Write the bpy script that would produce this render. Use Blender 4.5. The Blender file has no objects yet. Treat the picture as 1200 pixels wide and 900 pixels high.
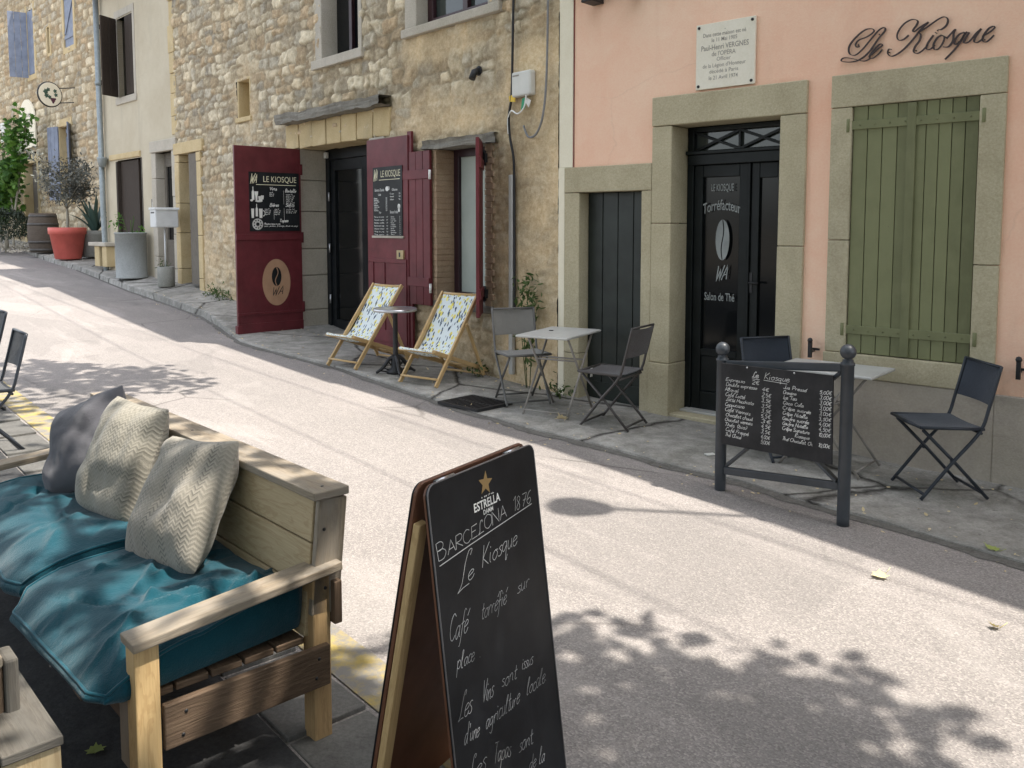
import bpy, bmesh, math, random
import numpy as np
from mathutils import Vector, Matrix

random.seed(7)
S = bpy.context.scene
COL = S.collection
PI = math.pi

# ------------------------------------------------------------------ terrain
DST = (-0.70711, 0.70711)                     # the way the street climbs
TN = [-60, 0, 4, 8, 10, 12, 14, 17, 20, 26, 40, 120]
ZN = [-1.2, 0, .11, .215, .28, .37, .47, .61, .74, .97, 1.4, 3.2]
def gz(x, y):
    return float(np.interp(x*DST[0]+y*DST[1], TN, ZN))

# ------------------------------------------------------------------ mesh builder
def rotz(a):
    return Matrix.Rotation(a, 3, 'Z')

class MB:
    def __init__(s):
        s.v = []; s.f = []; s.uv = []; s.sm = []; s.mi = []
    def face(s, idx, uvs=None, smooth=False, m=0):
        s.f.append(tuple(idx)); s.uv.append(uvs or [(0, 0)]*len(idx)); s.sm.append(smooth); s.mi.append(m)
    def poly(s, pts, uvs=None, smooth=False, m=0):
        b = len(s.v); s.v += [tuple(p) for p in pts]
        s.face(range(b, b+len(pts)), uvs or [(p[0], p[1]) for p in pts], smooth, m); return s
    def box(s, c, size, R=None, m=0):
        hx, hy, hz = size[0]/2, size[1]/2, size[2]/2
        c = Vector(c); b = len(s.v)
        L = [(-hx,-hy,-hz),(hx,-hy,-hz),(hx,hy,-hz),(-hx,hy,-hz),(-hx,-hy,hz),(hx,-hy,hz),(hx,hy,hz),(-hx,hy,hz)]
        for p in L:
            q = Vector(p)
            if R is not None: q = R @ q
            s.v.append(tuple(c+q))
        ax = max(range(3), key=lambda i: size[i])
        ox, oy = random.random()*7, random.random()*7
        for fc in ((0,3,2,1),(4,5,6,7),(0,1,5,4),(1,2,6,5),(2,3,7,6),(3,0,4,7)):
            P = [L[i] for i in fc]
            var = [i for i in range(3) if max(p[i] for p in P)-min(p[i] for p in P) > 1e-9]
            if ax in var: u = ax; w = [i for i in var if i != ax][0] if len(var) > 1 else ax
            else: u, w = var[0], var[-1]
            k = 0.13*sum(fc)
            s.face([b+i for i in fc], [(p[u]+ox, p[w]+oy+k) for p in P], False, m)
        return s
    def b2(s, x0, x1, y0, y1, z0, z1, m=0):
        return s.box(((x0+x1)/2,(y0+y1)/2,(z0+z1)/2),(abs(x1-x0),abs(y1-y0),abs(z1-z0)),None,m)
    def beam(s, p, q, w, t, up=(0,0,1), m=0):
        p, q = Vector(p), Vector(q); d = q-p; L = d.length; d.normalize()
        up = Vector(up)
        if abs(d.dot(up)) > .98: up = Vector((0,1,0))
        y = up.cross(d).normalized(); z = d.cross(y)
        R = Matrix((d, y, z)).transposed()
        return s.box((p+q)/2, (L, w, t), R, m)
    def tube(s, pts, r, n=8, cap=True, m=0, closed=False):
        pts = [Vector(p) for p in pts]; N = len(pts); b = len(s.v)
        rr = r if hasattr(r, '__len__') else [r]*N
        prev = None; acc = 0
        for i, p in enumerate(pts):
            if closed: d = pts[(i+1) % N]-pts[i-1]
            else: d = pts[min(i+1,N-1)]-pts[max(i-1,0)]
            if d.length < 1e-9: d = Vector((0,0,1))
            d.normalize()
            if prev is None:
                a = Vector((0,0,1)) if abs(d.z) < .9 else Vector((1,0,0))
                u = d.cross(a).normalized()
            else:
                u = (prev - d*prev.dot(d))
                u = u.normalized() if u.length > 1e-6 else d.orthogonal().normalized()
            prev = u; w = d.cross(u)
            for k in range(n):
                t = 2*PI*k/n
                s.v.append(tuple(p+(u*math.cos(t)+w*math.sin(t))*rr[i]))
        for i in range(N if closed else N-1):
            L = (pts[(i+1) % N]-pts[i]).length
            j = (i+1) % N
            for k in range(n):
                k2 = (k+1) % n
                s.face((b+i*n+k, b+i*n+k2, b+j*n+k2, b+j*n+k), [(acc,k*.02),(acc,k*.02+.02),(acc+L,k*.02+.02),(acc+L,k*.02)], True, m)
            acc += L
        if cap and not closed:
            s.face([b+k for k in reversed(range(n))], None, False, m)
            s.face([b+(N-1)*n+k for k in range(n)], None, False, m)
        return s
    def lathe(s, prof, n=24, c=(0,0,0), R=None, m=0, smooth=True):
        c = Vector(c); b = len(s.v)
        for r, z in prof:
            for k in range(n):
                t = 2*PI*k/n; q = Vector((r*math.cos(t), r*math.sin(t), z))
                if R is not None: q = R @ q
                s.v.append(tuple(c+q))
        for i in range(len(prof)-1):
            for k in range(n):
                k2 = (k+1) % n
                s.face((b+i*n+k, b+i*n+k2, b+(i+1)*n+k2, b+(i+1)*n+k),
                       [(k/n*2,prof[i][1]),((k+1)/n*2,prof[i][1]),((k+1)/n*2,prof[i+1][1]),(k/n*2,prof[i+1][1])], smooth, m)
        if prof[0][0] > 1e-6: s.face([b+k for k in reversed(range(n))], [(s.v[b+k][0],s.v[b+k][1]) for k in reversed(range(n))], False, m)
        if prof[-1][0] > 1e-6:
            e = b+(len(prof)-1)*n
            s.face([e+k for k in range(n)], [(s.v[e+k][0],s.v[e+k][1]) for k in range(n)], False, m)
        return s
    def grid(s, fn, nu, nv, smooth=True, m=0, flip=False):
        b = len(s.v)
        for j in range(nv+1):
            for i in range(nu+1):
                s.v.append(tuple(fn(i/nu, j/nv)))
        for j in range(nv):
            for i in range(nu):
                a = b+j*(nu+1)+i
                q = [a, a+1, a+nu+2, a+nu+1]; uv = [(i/nu,j/nv),((i+1)/nu,j/nv),((i+1)/nu,(j+1)/nv),(i/nu,(j+1)/nv)]
                if flip: q.reverse(); uv.reverse()
                s.face(q, uv, smooth, m)
        return s
    def prism(s, poly, O, ex, ey, depth, m=0):
        """polygon in the plane (O, ex, ey), front towards ex x ey, body depth behind it"""
        O, ex, ey = Vector(O), Vector(ex), Vector(ey); n = ex.cross(ey).normalized()
        b = len(s.v); N = len(poly)
        for x, y in poly: s.v.append(tuple(O+ex*x+ey*y))
        for x, y in poly: s.v.append(tuple(O+ex*x+ey*y-n*depth))
        s.face([b+i for i in range(N)], [tuple(p) for p in poly], False, m)
        s.face([b+N+i for i in reversed(range(N))], [tuple(p) for p in reversed(poly)], False, m)
        for i in range(N):
            j = (i+1) % N
            s.face((b+j, b+i, b+N+i, b+N+j), [(0,0),(.1,0),(.1,.02),(0,.02)], False, m)
        return s
    def build(s, name, mats, parent=None, bevel=0, seg=2, subsurf=0):
        me = bpy.data.meshes.new(name)
        me.from_pydata(s.v, [], s.f)
        for mt in (mats if isinstance(mats, (list, tuple)) else [mats]): me.materials.append(mt)
        lay = me.uv_layers.new(name='UVMap')
        flat = [c for u in s.uv for p in u for c in p]
        lay.data.foreach_set('uv', flat)
        me.polygons.foreach_set('use_smooth', s.sm)
        me.polygons.foreach_set('material_index', s.mi)
        me.validate(); me.update()
        o = bpy.data.objects.new(name, me); COL.objects.link(o)
        if parent is not None: o.parent = parent
        if bevel:
            md = o.modifiers.new('bevel', 'BEVEL'); md.width = bevel; md.segments = seg; md.limit_method = 'ANGLE'; md.angle_limit = math.radians(40)
        if subsurf:
            md = o.modifiers.new('sub', 'SUBSURF'); md.levels = subsurf; md.render_levels = subsurf
        return o

def thing(name, label, cat, loc=(0,0,0), rz=0.0, group=None, R=None):
    o = bpy.data.objects.new(name, None); COL.objects.link(o)
    o.empty_display_size = .1
    o.location = loc; o.rotation_euler = (0,0,rz)
    if R is not None: o.rotation_euler = R
    o['label'] = label; o['category'] = cat
    if group: o['group'] = group
    return o
def tag(o, label, cat, group=None):
    o['label'] = label; o['category'] = cat
    if group: o['group'] = group
    return o
def kind(o, k, label=None):
    o['kind'] = k
    if label: o['label'] = label
    return o
def dup(root, loc, rz, label, group=None):
    r = root.copy(); COL.objects.link(r); r.location = loc; r.rotation_euler = (0,0,rz); r['label'] = label
    if group: r['group'] = group
    for ch in list(root.children):
        c = ch.copy(); COL.objects.link(c); c.parent = r
        for g in list(ch.children):
            d = g.copy(); COL.objects.link(d); d.parent = c
    return r

# ------------------------------------------------------------------ numpy noise
class Noise2:
    def __init__(s, seed): s.r = np.random.RandomState(seed).rand(256, 256)
    def base(s, x, y):
        xi = np.floor(x).astype(int); yi = np.floor(y).astype(int); fx = x-xi; fy = y-yi
        fx = fx*fx*(3-2*fx); fy = fy*fy*(3-2*fy); r = s.r
        a = r[xi % 256, yi % 256]; b = r[(xi+1) % 256, yi % 256]; c = r[xi % 256, (yi+1) % 256]; d = r[(xi+1) % 256, (yi+1) % 256]
        return a*(1-fx)*(1-fy)+b*fx*(1-fy)+c*(1-fx)*fy+d*fx*fy
    def __call__(s, x, y, f=1.0, o=4):
        t = 0; a = 1; n = 0
        x = np.asarray(x, float)*f; y = np.asarray(y, float)*f
        for k in range(o):
            t = t+a*s.base(x+17.3*k, y+9.1*k); n += a; a *= .5; x = x*2.03; y = y*2.03
        return t/n
NZ = Noise2(3); NZ2 = Noise2(11); NZ3 = Noise2(23)

# ------------------------------------------------------------------ materials
class Mat:
    def __init__(s, name):
        s.m = bpy.data.materials.new(name); s.m.use_nodes = True
        s.nt = s.m.node_tree; s.N = s.nt.nodes; s.L = s.nt.links
        s.bsdf = s.N['Principled BSDF']
    def n(s, typ, **kw):
        nd = s.N.new(typ)
        for k, v in kw.items():
            if k.startswith('i_'):
                key = k[2:]; key = int(key) if key.isdigit() else key.replace('_', ' ')
                if hasattr(v, 'is_output'): s.L.new(v, nd.inputs[key])
                else: nd.inputs[key].default_value = v
            else: setattr(nd, k, v)
        return nd
    def coord(s, which='Object'):
        return s.n('ShaderNodeTexCoord').outputs[which]
    def mapping(s, vec, scale=(1,1,1), loc=(0,0,0), rot=(0,0,0)):
        return s.n('ShaderNodeMapping', i_Vector=vec, i_Scale=scale, i_Location=loc, i_Rotation=rot).outputs[0]
    def noise(s, vec, scale, detail=4, rough=.55, dist=0):
        return s.n('ShaderNodeTexNoise', i_Vector=vec, i_Scale=scale, i_Detail=detail, i_Roughness=rough, i_Distortion=dist).outputs['Fac']
    def voro(s, vec, scale, feature='F1', out='Distance', rnd=1.0):
        return s.n('ShaderNodeTexVoronoi', feature=feature, i_Vector=vec, i_Scale=scale, i_Randomness=rnd).outputs[out]
    def ramp(s, fac, stops, interp='LINEAR'):
        nd = s.n('ShaderNodeValToRGB', i_Fac=fac); cr = nd.color_ramp; cr.interpolation = interp
        while len(cr.elements) < len(stops): cr.elements.new(.5)
        for e, (p, c) in zip(cr.elements, stops):
            e.position = p
            e.color = (c, c, c, 1) if not hasattr(c, '__len__') else (*c[:3], 1)
        return nd.outputs['Color']
    def mix(s, fac, a, b, blend='MIX'):
        nd = s.n('ShaderNodeMix', data_type='RGBA', blend_type=blend)
        for key, v in ((0, fac), (6, a), (7, b)):
            if hasattr(v, 'is_output'): s.L.new(v, nd.inputs[key])
            elif key == 0: nd.inputs[0].default_value = v
            else: nd.inputs[key].default_value = (*v[:3], 1)
        return nd.outputs[2]
    def math(s, op, a, b=0.0, c=None, clamp=False):
        nd = s.n('ShaderNodeMath', operation=op, use_clamp=clamp)
        for i, v in enumerate((a, b) if c is None else (a, b, c)):
            if hasattr(v, 'is_output'): s.L.new(v, nd.inputs[i])
            else: nd.inputs[i].default_value = v
        return nd.outputs[0]
    def sep(s, vec):
        return s.n('ShaderNodeSeparateXYZ', i_Vector=vec).outputs
    def bump(s, h, strength=.3, dist=.01, normal=None):
        kw = dict(i_Height=h, i_Strength=strength, i_Distance=dist)
        if normal is not None: kw['i_Normal'] = normal
        return s.n('ShaderNodeBump', **kw).outputs[0]
    def out(s, color=None, rough=None, bump=None, metal=None, spec=None, **kw):
        b = s.bsdf
        def put(k, v):
            if v is None: return
            if hasattr(v, 'is_output'): s.L.new(v, b.inputs[k])
            else: b.inputs[k].default_value = (*v[:3], 1) if hasattr(v, '__len__') else v
        put('Base Color', color); put('Roughness', rough); put('Normal', bump); put('Metallic', metal); put('Specular IOR Level', spec)
        for k, v in kw.items(): put(k.replace('_', ' '), v)
        return s.m

def m_plaster(name, base, alt, dirt=None, scale=1.2, bs=.25):
    M = Mat(name); o = M.coord()
    f = M.noise(o, scale, 6, .6, .4); f2 = M.noise(o, scale*4.5, 7, .7, .8); f = M.math('ADD', M.math('MULTIPLY', f, .68), M.math('MULTIPLY', f2, .32))
    c = M.mix(M.ramp(f, [(.38, 0), (.62, 1)]), base, alt)
    st = M.noise(M.mapping(o, (2.5, 2.5, .35)), 1.3, 5, .6)
    if dirt: c = M.mix(M.ramp(st, [(.55, 0), (.8, .55)]), c, dirt)
    hc = M.voro(M.mix(.2, o, M.n('ShaderNodeTexNoise', i_Vector=o, i_Scale=2.2, i_Detail=7.0).outputs['Color']), .75, 'DISTANCE_TO_EDGE')
    c = M.mix(M.math('MULTIPLY', M.ramp(hc, [(.0, 1), (.0028, 0)]), M.ramp(M.noise(o, .9, 2), [(.5, 0), (.62, .14)])), c, tuple(v*.5 for v in base))
    g = M.noise(o, 60, 4, .6)
    c = M.mix(.18, c, M.ramp(g, [(.3, .25), (.7, .9)]), 'SOFT_LIGHT')
    h = M.math('ADD', M.noise(o, 90, 3, .6), M.math('MULTIPLY', M.noise(o, 6, 4, .6), 2.0))
    return M.out(c, .93, M.bump(h, bs, .008), spec=.2)

def m_stone_block(name, base, alt, dark, scale=3.0):
    M = Mat(name); o = M.coord()
    f = M.noise(o, scale, 7, .65, .6)
    c = M.mix(M.ramp(f, [(.3, 0), (.7, 1)]), base, alt)
    c = M.mix(M.ramp(M.noise(M.mapping(o, (1, 1, .4)), scale*.8, 5, .65, 1.0), [(.55, 0), (.78, .6)]), c, dark)
    sp = M.noise(o, 70, 4, .7)
    c = M.mix(.3, c, M.ramp(sp, [(.3, .15), (.7, .95)]), 'SOFT_LIGHT')
    return M.out(c, .9, M.bump(M.math('ADD', M.noise(o, 40, 5, .7), M.math('MULTIPLY', f, 1.5)), .45, .012), spec=.2)

def m_paint(name, col, rough=.5, var=.12, bs=.06, chips=None, spec=.4, dust=None, island=0.0):
    M = Mat(name); o = M.coord()
    f = M.noise(o, 5, 5, .6)
    if island: f = M.math('ADD', M.math('MULTIPLY', f, .6), M.math('MULTIPLY', M.n('ShaderNodeNewGeometry').outputs['Random Per Island'], .4))
    dk = tuple(v*(1-var*2.2) for v in col); lt = tuple(min(1, v*(1+var*1.6)+.004) for v in col)
    c = M.mix(M.ramp(f, [(.3, 0), (.7, 1)]), dk, lt)
    if dust: c = M.mix(M.ramp(M.noise(M.mapping(o, (3, 3, 1.2)), 3, 6, .65), [(.5, 0), (.8, .5)]), c, dust)
    if chips: c = M.mix(M.ramp(M.noise(o, 38, 5, .7), [(.68, 0), (.72, 1)]), c, chips)
    r = M.math('ADD', rough-.08, M.math('MULTIPLY', M.noise(o, 12, 4, .6), .16))
    return M.out(c, r, M.bump(M.noise(o, 50, 4, .6), bs, .004), spec=spec)

def m_wood(name, a, b, dark, scale=1.0, rough=.75, bs=.35, knots=True, grey=None):
    M = Mat(name); uv = M.coord('UV')
    w = M.noise(M.mapping(uv, (1.5*scale, 9*scale, 1)), 2.2, 4, .6, .8)
    g = M.noise(M.mapping(uv, (3*scale, 70*scale, 1)), 2.0, 5, .65, .3)
    rings = M.math('SINE', M.math('MULTIPLY', w, 34))
    c = M.mix(M.ramp(g, [(.25, 0), (.75, 1)]), a, b)
    c = M.mix(M.math('MULTIPLY', M.ramp(rings, [(.35, 0), (.95, 1)]), .35), c, dark)
    if knots:
        k = M.voro(M.mapping(uv, (1.1, 5.5, 1)), 2.2)
        c = M.mix(M.ramp(k, [(.02, .85), (.09, 0)]), c, dark)
    if grey is not None:
        c = M.mix(M.ramp(M.noise(M.mapping(uv, (2, 8, 1)), 1.6, 5, .65), [(.35, 0), (.65, .8)]), c, grey)
    return M.out(c, rough, M.bump(M.math('ADD', g, M.math('MULTIPLY', rings, .1)), bs, .004), spec=.25)

def m_simple(name, col, rough=.5, metal=0.0, spec=.5, **kw):
    M = Mat(name); o = M.coord()
    c = M.mix(M.ramp(M.noise(o, 18, 4, .6), [(.3, 0), (.7, 1)]), tuple(v*.85 for v in col), tuple(min(1, v*1.12) for v in col))
    return M.out(c, rough, None, metal, spec, **kw)

def m_leaf(name, a, b, c3=None, trans=.25):
    M = Mat(name); o = M.coord()
    inf = M.n('ShaderNodeNewGeometry').outputs['Random Per Island']
    c = M.mix(inf, a, b)
    if c3: c = M.mix(M.ramp(M.noise(o, 2.5, 3), [(.45, 0), (.62, .8)]), c, c3)
    m = M.out(c, .55, None, None, .35)
    M.bsdf.inputs['Subsurface Weight'].default_value = 0
    tr = M.n('ShaderNodeBsdfTranslucent'); M.L.new(c, tr.inputs['Color'])
    mx = M.n('ShaderNodeMixShader'); mx.inputs[0].default_value = trans
    M.L.new(M.bsdf.outputs[0], mx.inputs[1]); M.L.new(tr.outputs[0], mx.inputs[2])
    M.L.new(mx.outputs[0], M.N['Material Output'].inputs['Surface'])
    return m

def m_attr_stone(name):
    M = Mat(name); o = M.coord()
    at = M.n('ShaderNodeAttribute', attribute_name='Col').outputs['Color']
    f = M.noise(o, 28, 6, .68); g = M.noise(o, 110, 4, .7)
    c = M.mix(.55, at, M.ramp(f, [(.28, .12), (.72, .92)]), 'SOFT_LIGHT')
    c = M.mix(.3, c, M.ramp(g, [(.3, .2), (.7, .85)]), 'SOFT_LIGHT')
    lich = M.noise(o, 2.2, 7, .72, .6)
    c = M.mix(M.ramp(lich, [(.6, 0), (.74, .5)]), c, (.16, .15, .12))
    return M.out(c, .95, M.bump(M.math('ADD', f, M.math('MULTIPLY', g, .5)), .5, .012), spec=.15)

def m_asphalt(name):
    M = Mat(name); o = M.coord()
    ca = M.voro(o, 150, 'F1', 'Color'); cs = M.sep(ca)[0]
    big = M.noise(o, .55, 5, .6, .3); med = M.noise(o, 4.5, 5, .62)
    base = M.mix(M.ramp(big, [(.3, 0), (.72, 1)]), (.212, .192, .182), (.285, .258, .244))
    # worn wheel tracks run along the street
    r = M.mapping(o, (1, 1, 1), (0, 0, 0), (0, 0, math.radians(48)))
    tr = M.noise(M.mapping(r, (.12, 1.6, 1)), 1.2, 4, .6)
    base = M.mix(M.ramp(tr, [(.4, .0), (.7, .45)]), base, (.17, .157, .148))
    base = M.mix(M.ramp(med, [(.35, .3), (.7, 0)]), base, (.15, .14, .135))
    agg = M.ramp(cs, [(.0, (.09, .084, .08)), (.3, (.2, .188, .178)), (.75, (.32, .297, .279)), (1, (.55, .5, .46))])
    c = M.mix(.34, base, agg)
    pt = M.noise(M.mapping(r, (.22, .55, 1)), 1.5, 3, .5, .6); c = M.mix(M.ramp(pt, [(.545, 0), (.56, .22)]), c, (.12, .113, .108)); c = M.mix(M.ramp(pt, [(.40, .2), (.415, 0)]), c, (.36, .335, .315))
    # hairline cracks
    ck = M.voro(M.mix(.08, o, M.n('ShaderNodeTexNoise', i_Vector=o, i_Scale=2.0, i_Detail=4.0).outputs['Color']), .55, 'DISTANCE_TO_EDGE')
    c = M.mix(M.math('MULTIPLY', M.ramp(ck, [(.0, 1), (.008, 0)]), M.ramp(M.noise(o, .5, 2), [(.5, 0), (.6, .7)])), c, (.06, .055, .05))
    # old trench repair, oil drips and pale scuffs
    rp = M.sep(r)
    oil = M.voro(M.mapping(r, (.35, 1.0, 1)), 1.1, 'F1', 'Distance'); c = M.mix(M.math('MULTIPLY', M.ramp(oil, [(.02, 1), (.16, 0)]), M.ramp(M.noise(o, 1.1, 4), [(.45, 0), (.6, .55)])), c, (.10, .095, .09))
    pal = M.noise(M.mapping(r, (.25, 2.2, 1)), 2.2, 6, .7); c = M.mix(M.ramp(pal, [(.55, 0), (.75, .35)]), c, (.40, .365, .345))
    h = M.math('ADD', M.voro(o, 150, 'F1', 'Distance'), M.math('MULTIPLY', med, .6))
    return M.out(c, .88, M.bump(h, .32, .005), spec=.3)

def m_pavement(name):
    M = Mat(name); o = M.coord()
    warp = M.mix(.16, o, M.n('ShaderNodeTexNoise', i_Vector=o, i_Scale=1.6, i_Detail=8.0, i_Roughness=.65).outputs['Color'])
    big = M.noise(o, .9, 6, .62, .4); med = M.noise(o, 7, 6, .65); fine = M.noise(o, 70, 4, .7)
    c = M.mix(M.ramp(big, [(.3, 0), (.7, 1)]), (.26, .25, .228), (.43, .415, .38))
    c = M.mix(M.ramp(med, [(.35, .65), (.62, 0)]), c, (.16, .153, .14)); c = M.mix(M.ramp(M.noise(o, 2.1, 6, .7, .5), [(.5, 0), (.68, .6)]), c, (.13, .13, .105)); c = M.mix(M.ramp(M.noise(o, 3.3, 7, .7, .3), [(.58, 0), (.72, .5)]), c, (.5, .48, .44))
    c = M.mix(.4, c, M.ramp(fine, [(.3, .2), (.7, .9)]), 'SOFT_LIGHT')
    ck = M.voro(warp, .62, 'DISTANCE_TO_EDGE')
    ckm = M.ramp(ck, [(.0, 1), (.015, 0)])
    c = M.mix(M.math('MULTIPLY', ckm, M.ramp(M.noise(o, .8, 3), [(.3, .35), (.5, 1)])), c, (.035, .032, .028))
    pits = M.ramp(M.noise(o, 22, 5, .7), [(.62, 0), (.7, .5)])
    c = M.mix(pits, c, (.07, .066, .06))
    h = M.math('SUBTRACT', M.math('ADD', M.math('MULTIPLY', med, 1.2), fine), M.math('MULTIPLY', ckm, 2.2))
    return M.out(c, .92, M.bump(h, .6, .012), spec=.2)

def m_zigzag(name, a, b, stripes=True):
    """woven cushion cover with herringbone bands"""
    M = Mat(name); s = M.sep(M.coord('UV'))
    tri = M.math('PINGPONG', M.math('MULTIPLY', s[0], 1.0), .032)
    ph = M.math('ADD', s[1], M.math('MULTIPLY', tri, 1.0))
    wv = M.math('SINE', M.math('MULTIPLY', ph, 170))
    band = M.math('SINE', M.math('MULTIPLY', s[0], 31)) if stripes else M.math('SINE', M.math('MULTIPLY', s[1], 34))
    amt = M.ramp(band, [(.3, .25), (.6, 1)])
    f = M.math('MULTIPLY', M.ramp(wv, [(.35, 0), (.65, 1)]), amt)
    c = M.mix(f, a, b)
    weave = M.noise(M.mapping(M.coord('UV'), (1, 1, 1)), 260, 2)
    c = M.mix(.25, c, M.ramp(weave, [(.3, .3), (.7, .8)]), 'SOFT_LIGHT')
    return M.out(c, .95, M.bump(M.math('ADD', M.math('MULTIPLY', wv, .35), weave), .35, .004), spec=.1, Sheen_Weight=.2)

def m_fabric(name, a, b, fine=350, rough=.9, bs=.25, dust=None):
    M = Mat(name); o = M.coord()
    c = M.mix(M.ramp(M.noise(o, 3.5, 5, .6), [(.3, 0), (.7, 1)]), a, b)
    if dust: c = M.mix(M.ramp(M.noise(o, 6, 6, .7), [(.58, 0), (.75, .35)]), c, dust)
    w = M.noise(o, fine, 2)
    c = M.mix(.15, c, M.ramp(w, [(.3, .3), (.7, .8)]), 'SOFT_LIGHT')
    return M.out(c, rough, M.bump(M.math('ADD', M.math('MULTIPLY', w, 1.6), M.math('MULTIPLY', M.noise(o, 22, 5, .65), 3.0)), bs, .005), spec=.08, Sheen_Weight=.2)

def m_lemon(name):
    M = Mat(name); uv = M.mapping(M.coord('UV'), (.41, 1.42, 1))
    s = M.voro(uv, 25, 'F1', 'Distance', .8)
    ids = M.sep(M.voro(uv, 25, 'F1', 'Color', .8))
    warp = M.mix(.02, uv, M.n('ShaderNodeTexNoise', i_Vector=uv, i_Scale=30.0).outputs['Color'])
    yel = M.math('MULTIPLY', M.ramp(s, [(.36, 1), (.42, 0)]), M.ramp(ids[0], [(.66, 1), (.69, 0)]))
    c = M.mix(yel, (.66, .72, .73), M.mix(ids[1], (.72, .62, .12), (.78, .74, .25)))
    for rot, off in ((.6, 3.1), (-.9, 8.7)):
        u2 = M.mapping(warp, (1, .45, 1), (off, off*.7, 0), (0, 0, rot))
        d = M.voro(u2, 40, 'F1', 'Distance', 1); i2 = M.sep(M.voro(u2, 40, 'F1', 'Color', 1))
        k = M.math('MULTIPLY', M.ramp(d, [(.27, 1), (.32, 0)]), M.ramp(i2[0], [(.62, 1), (.65, 0)]))
        c = M.mix(k, c, M.mix(i2[1], (.03, .04, .09), (.09, .13, .17)))
    w = M.noise(M.coord('Object'), 300, 2)
    return M.out(c, .85, M.bump(w, .15, .003), spec=.15)

def m_glass(name, tint=(.02, .024, .026), rough=.08, spec=.28):
    M = Mat(name); o = M.coord()
    r = M.math('ADD', rough, M.math('MULTIPLY', M.noise(o, 6, 4), .06))
    return M.out(tint, r, M.bump(M.noise(o, 2.0, 2), .04, .02), 0, spec)

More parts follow.
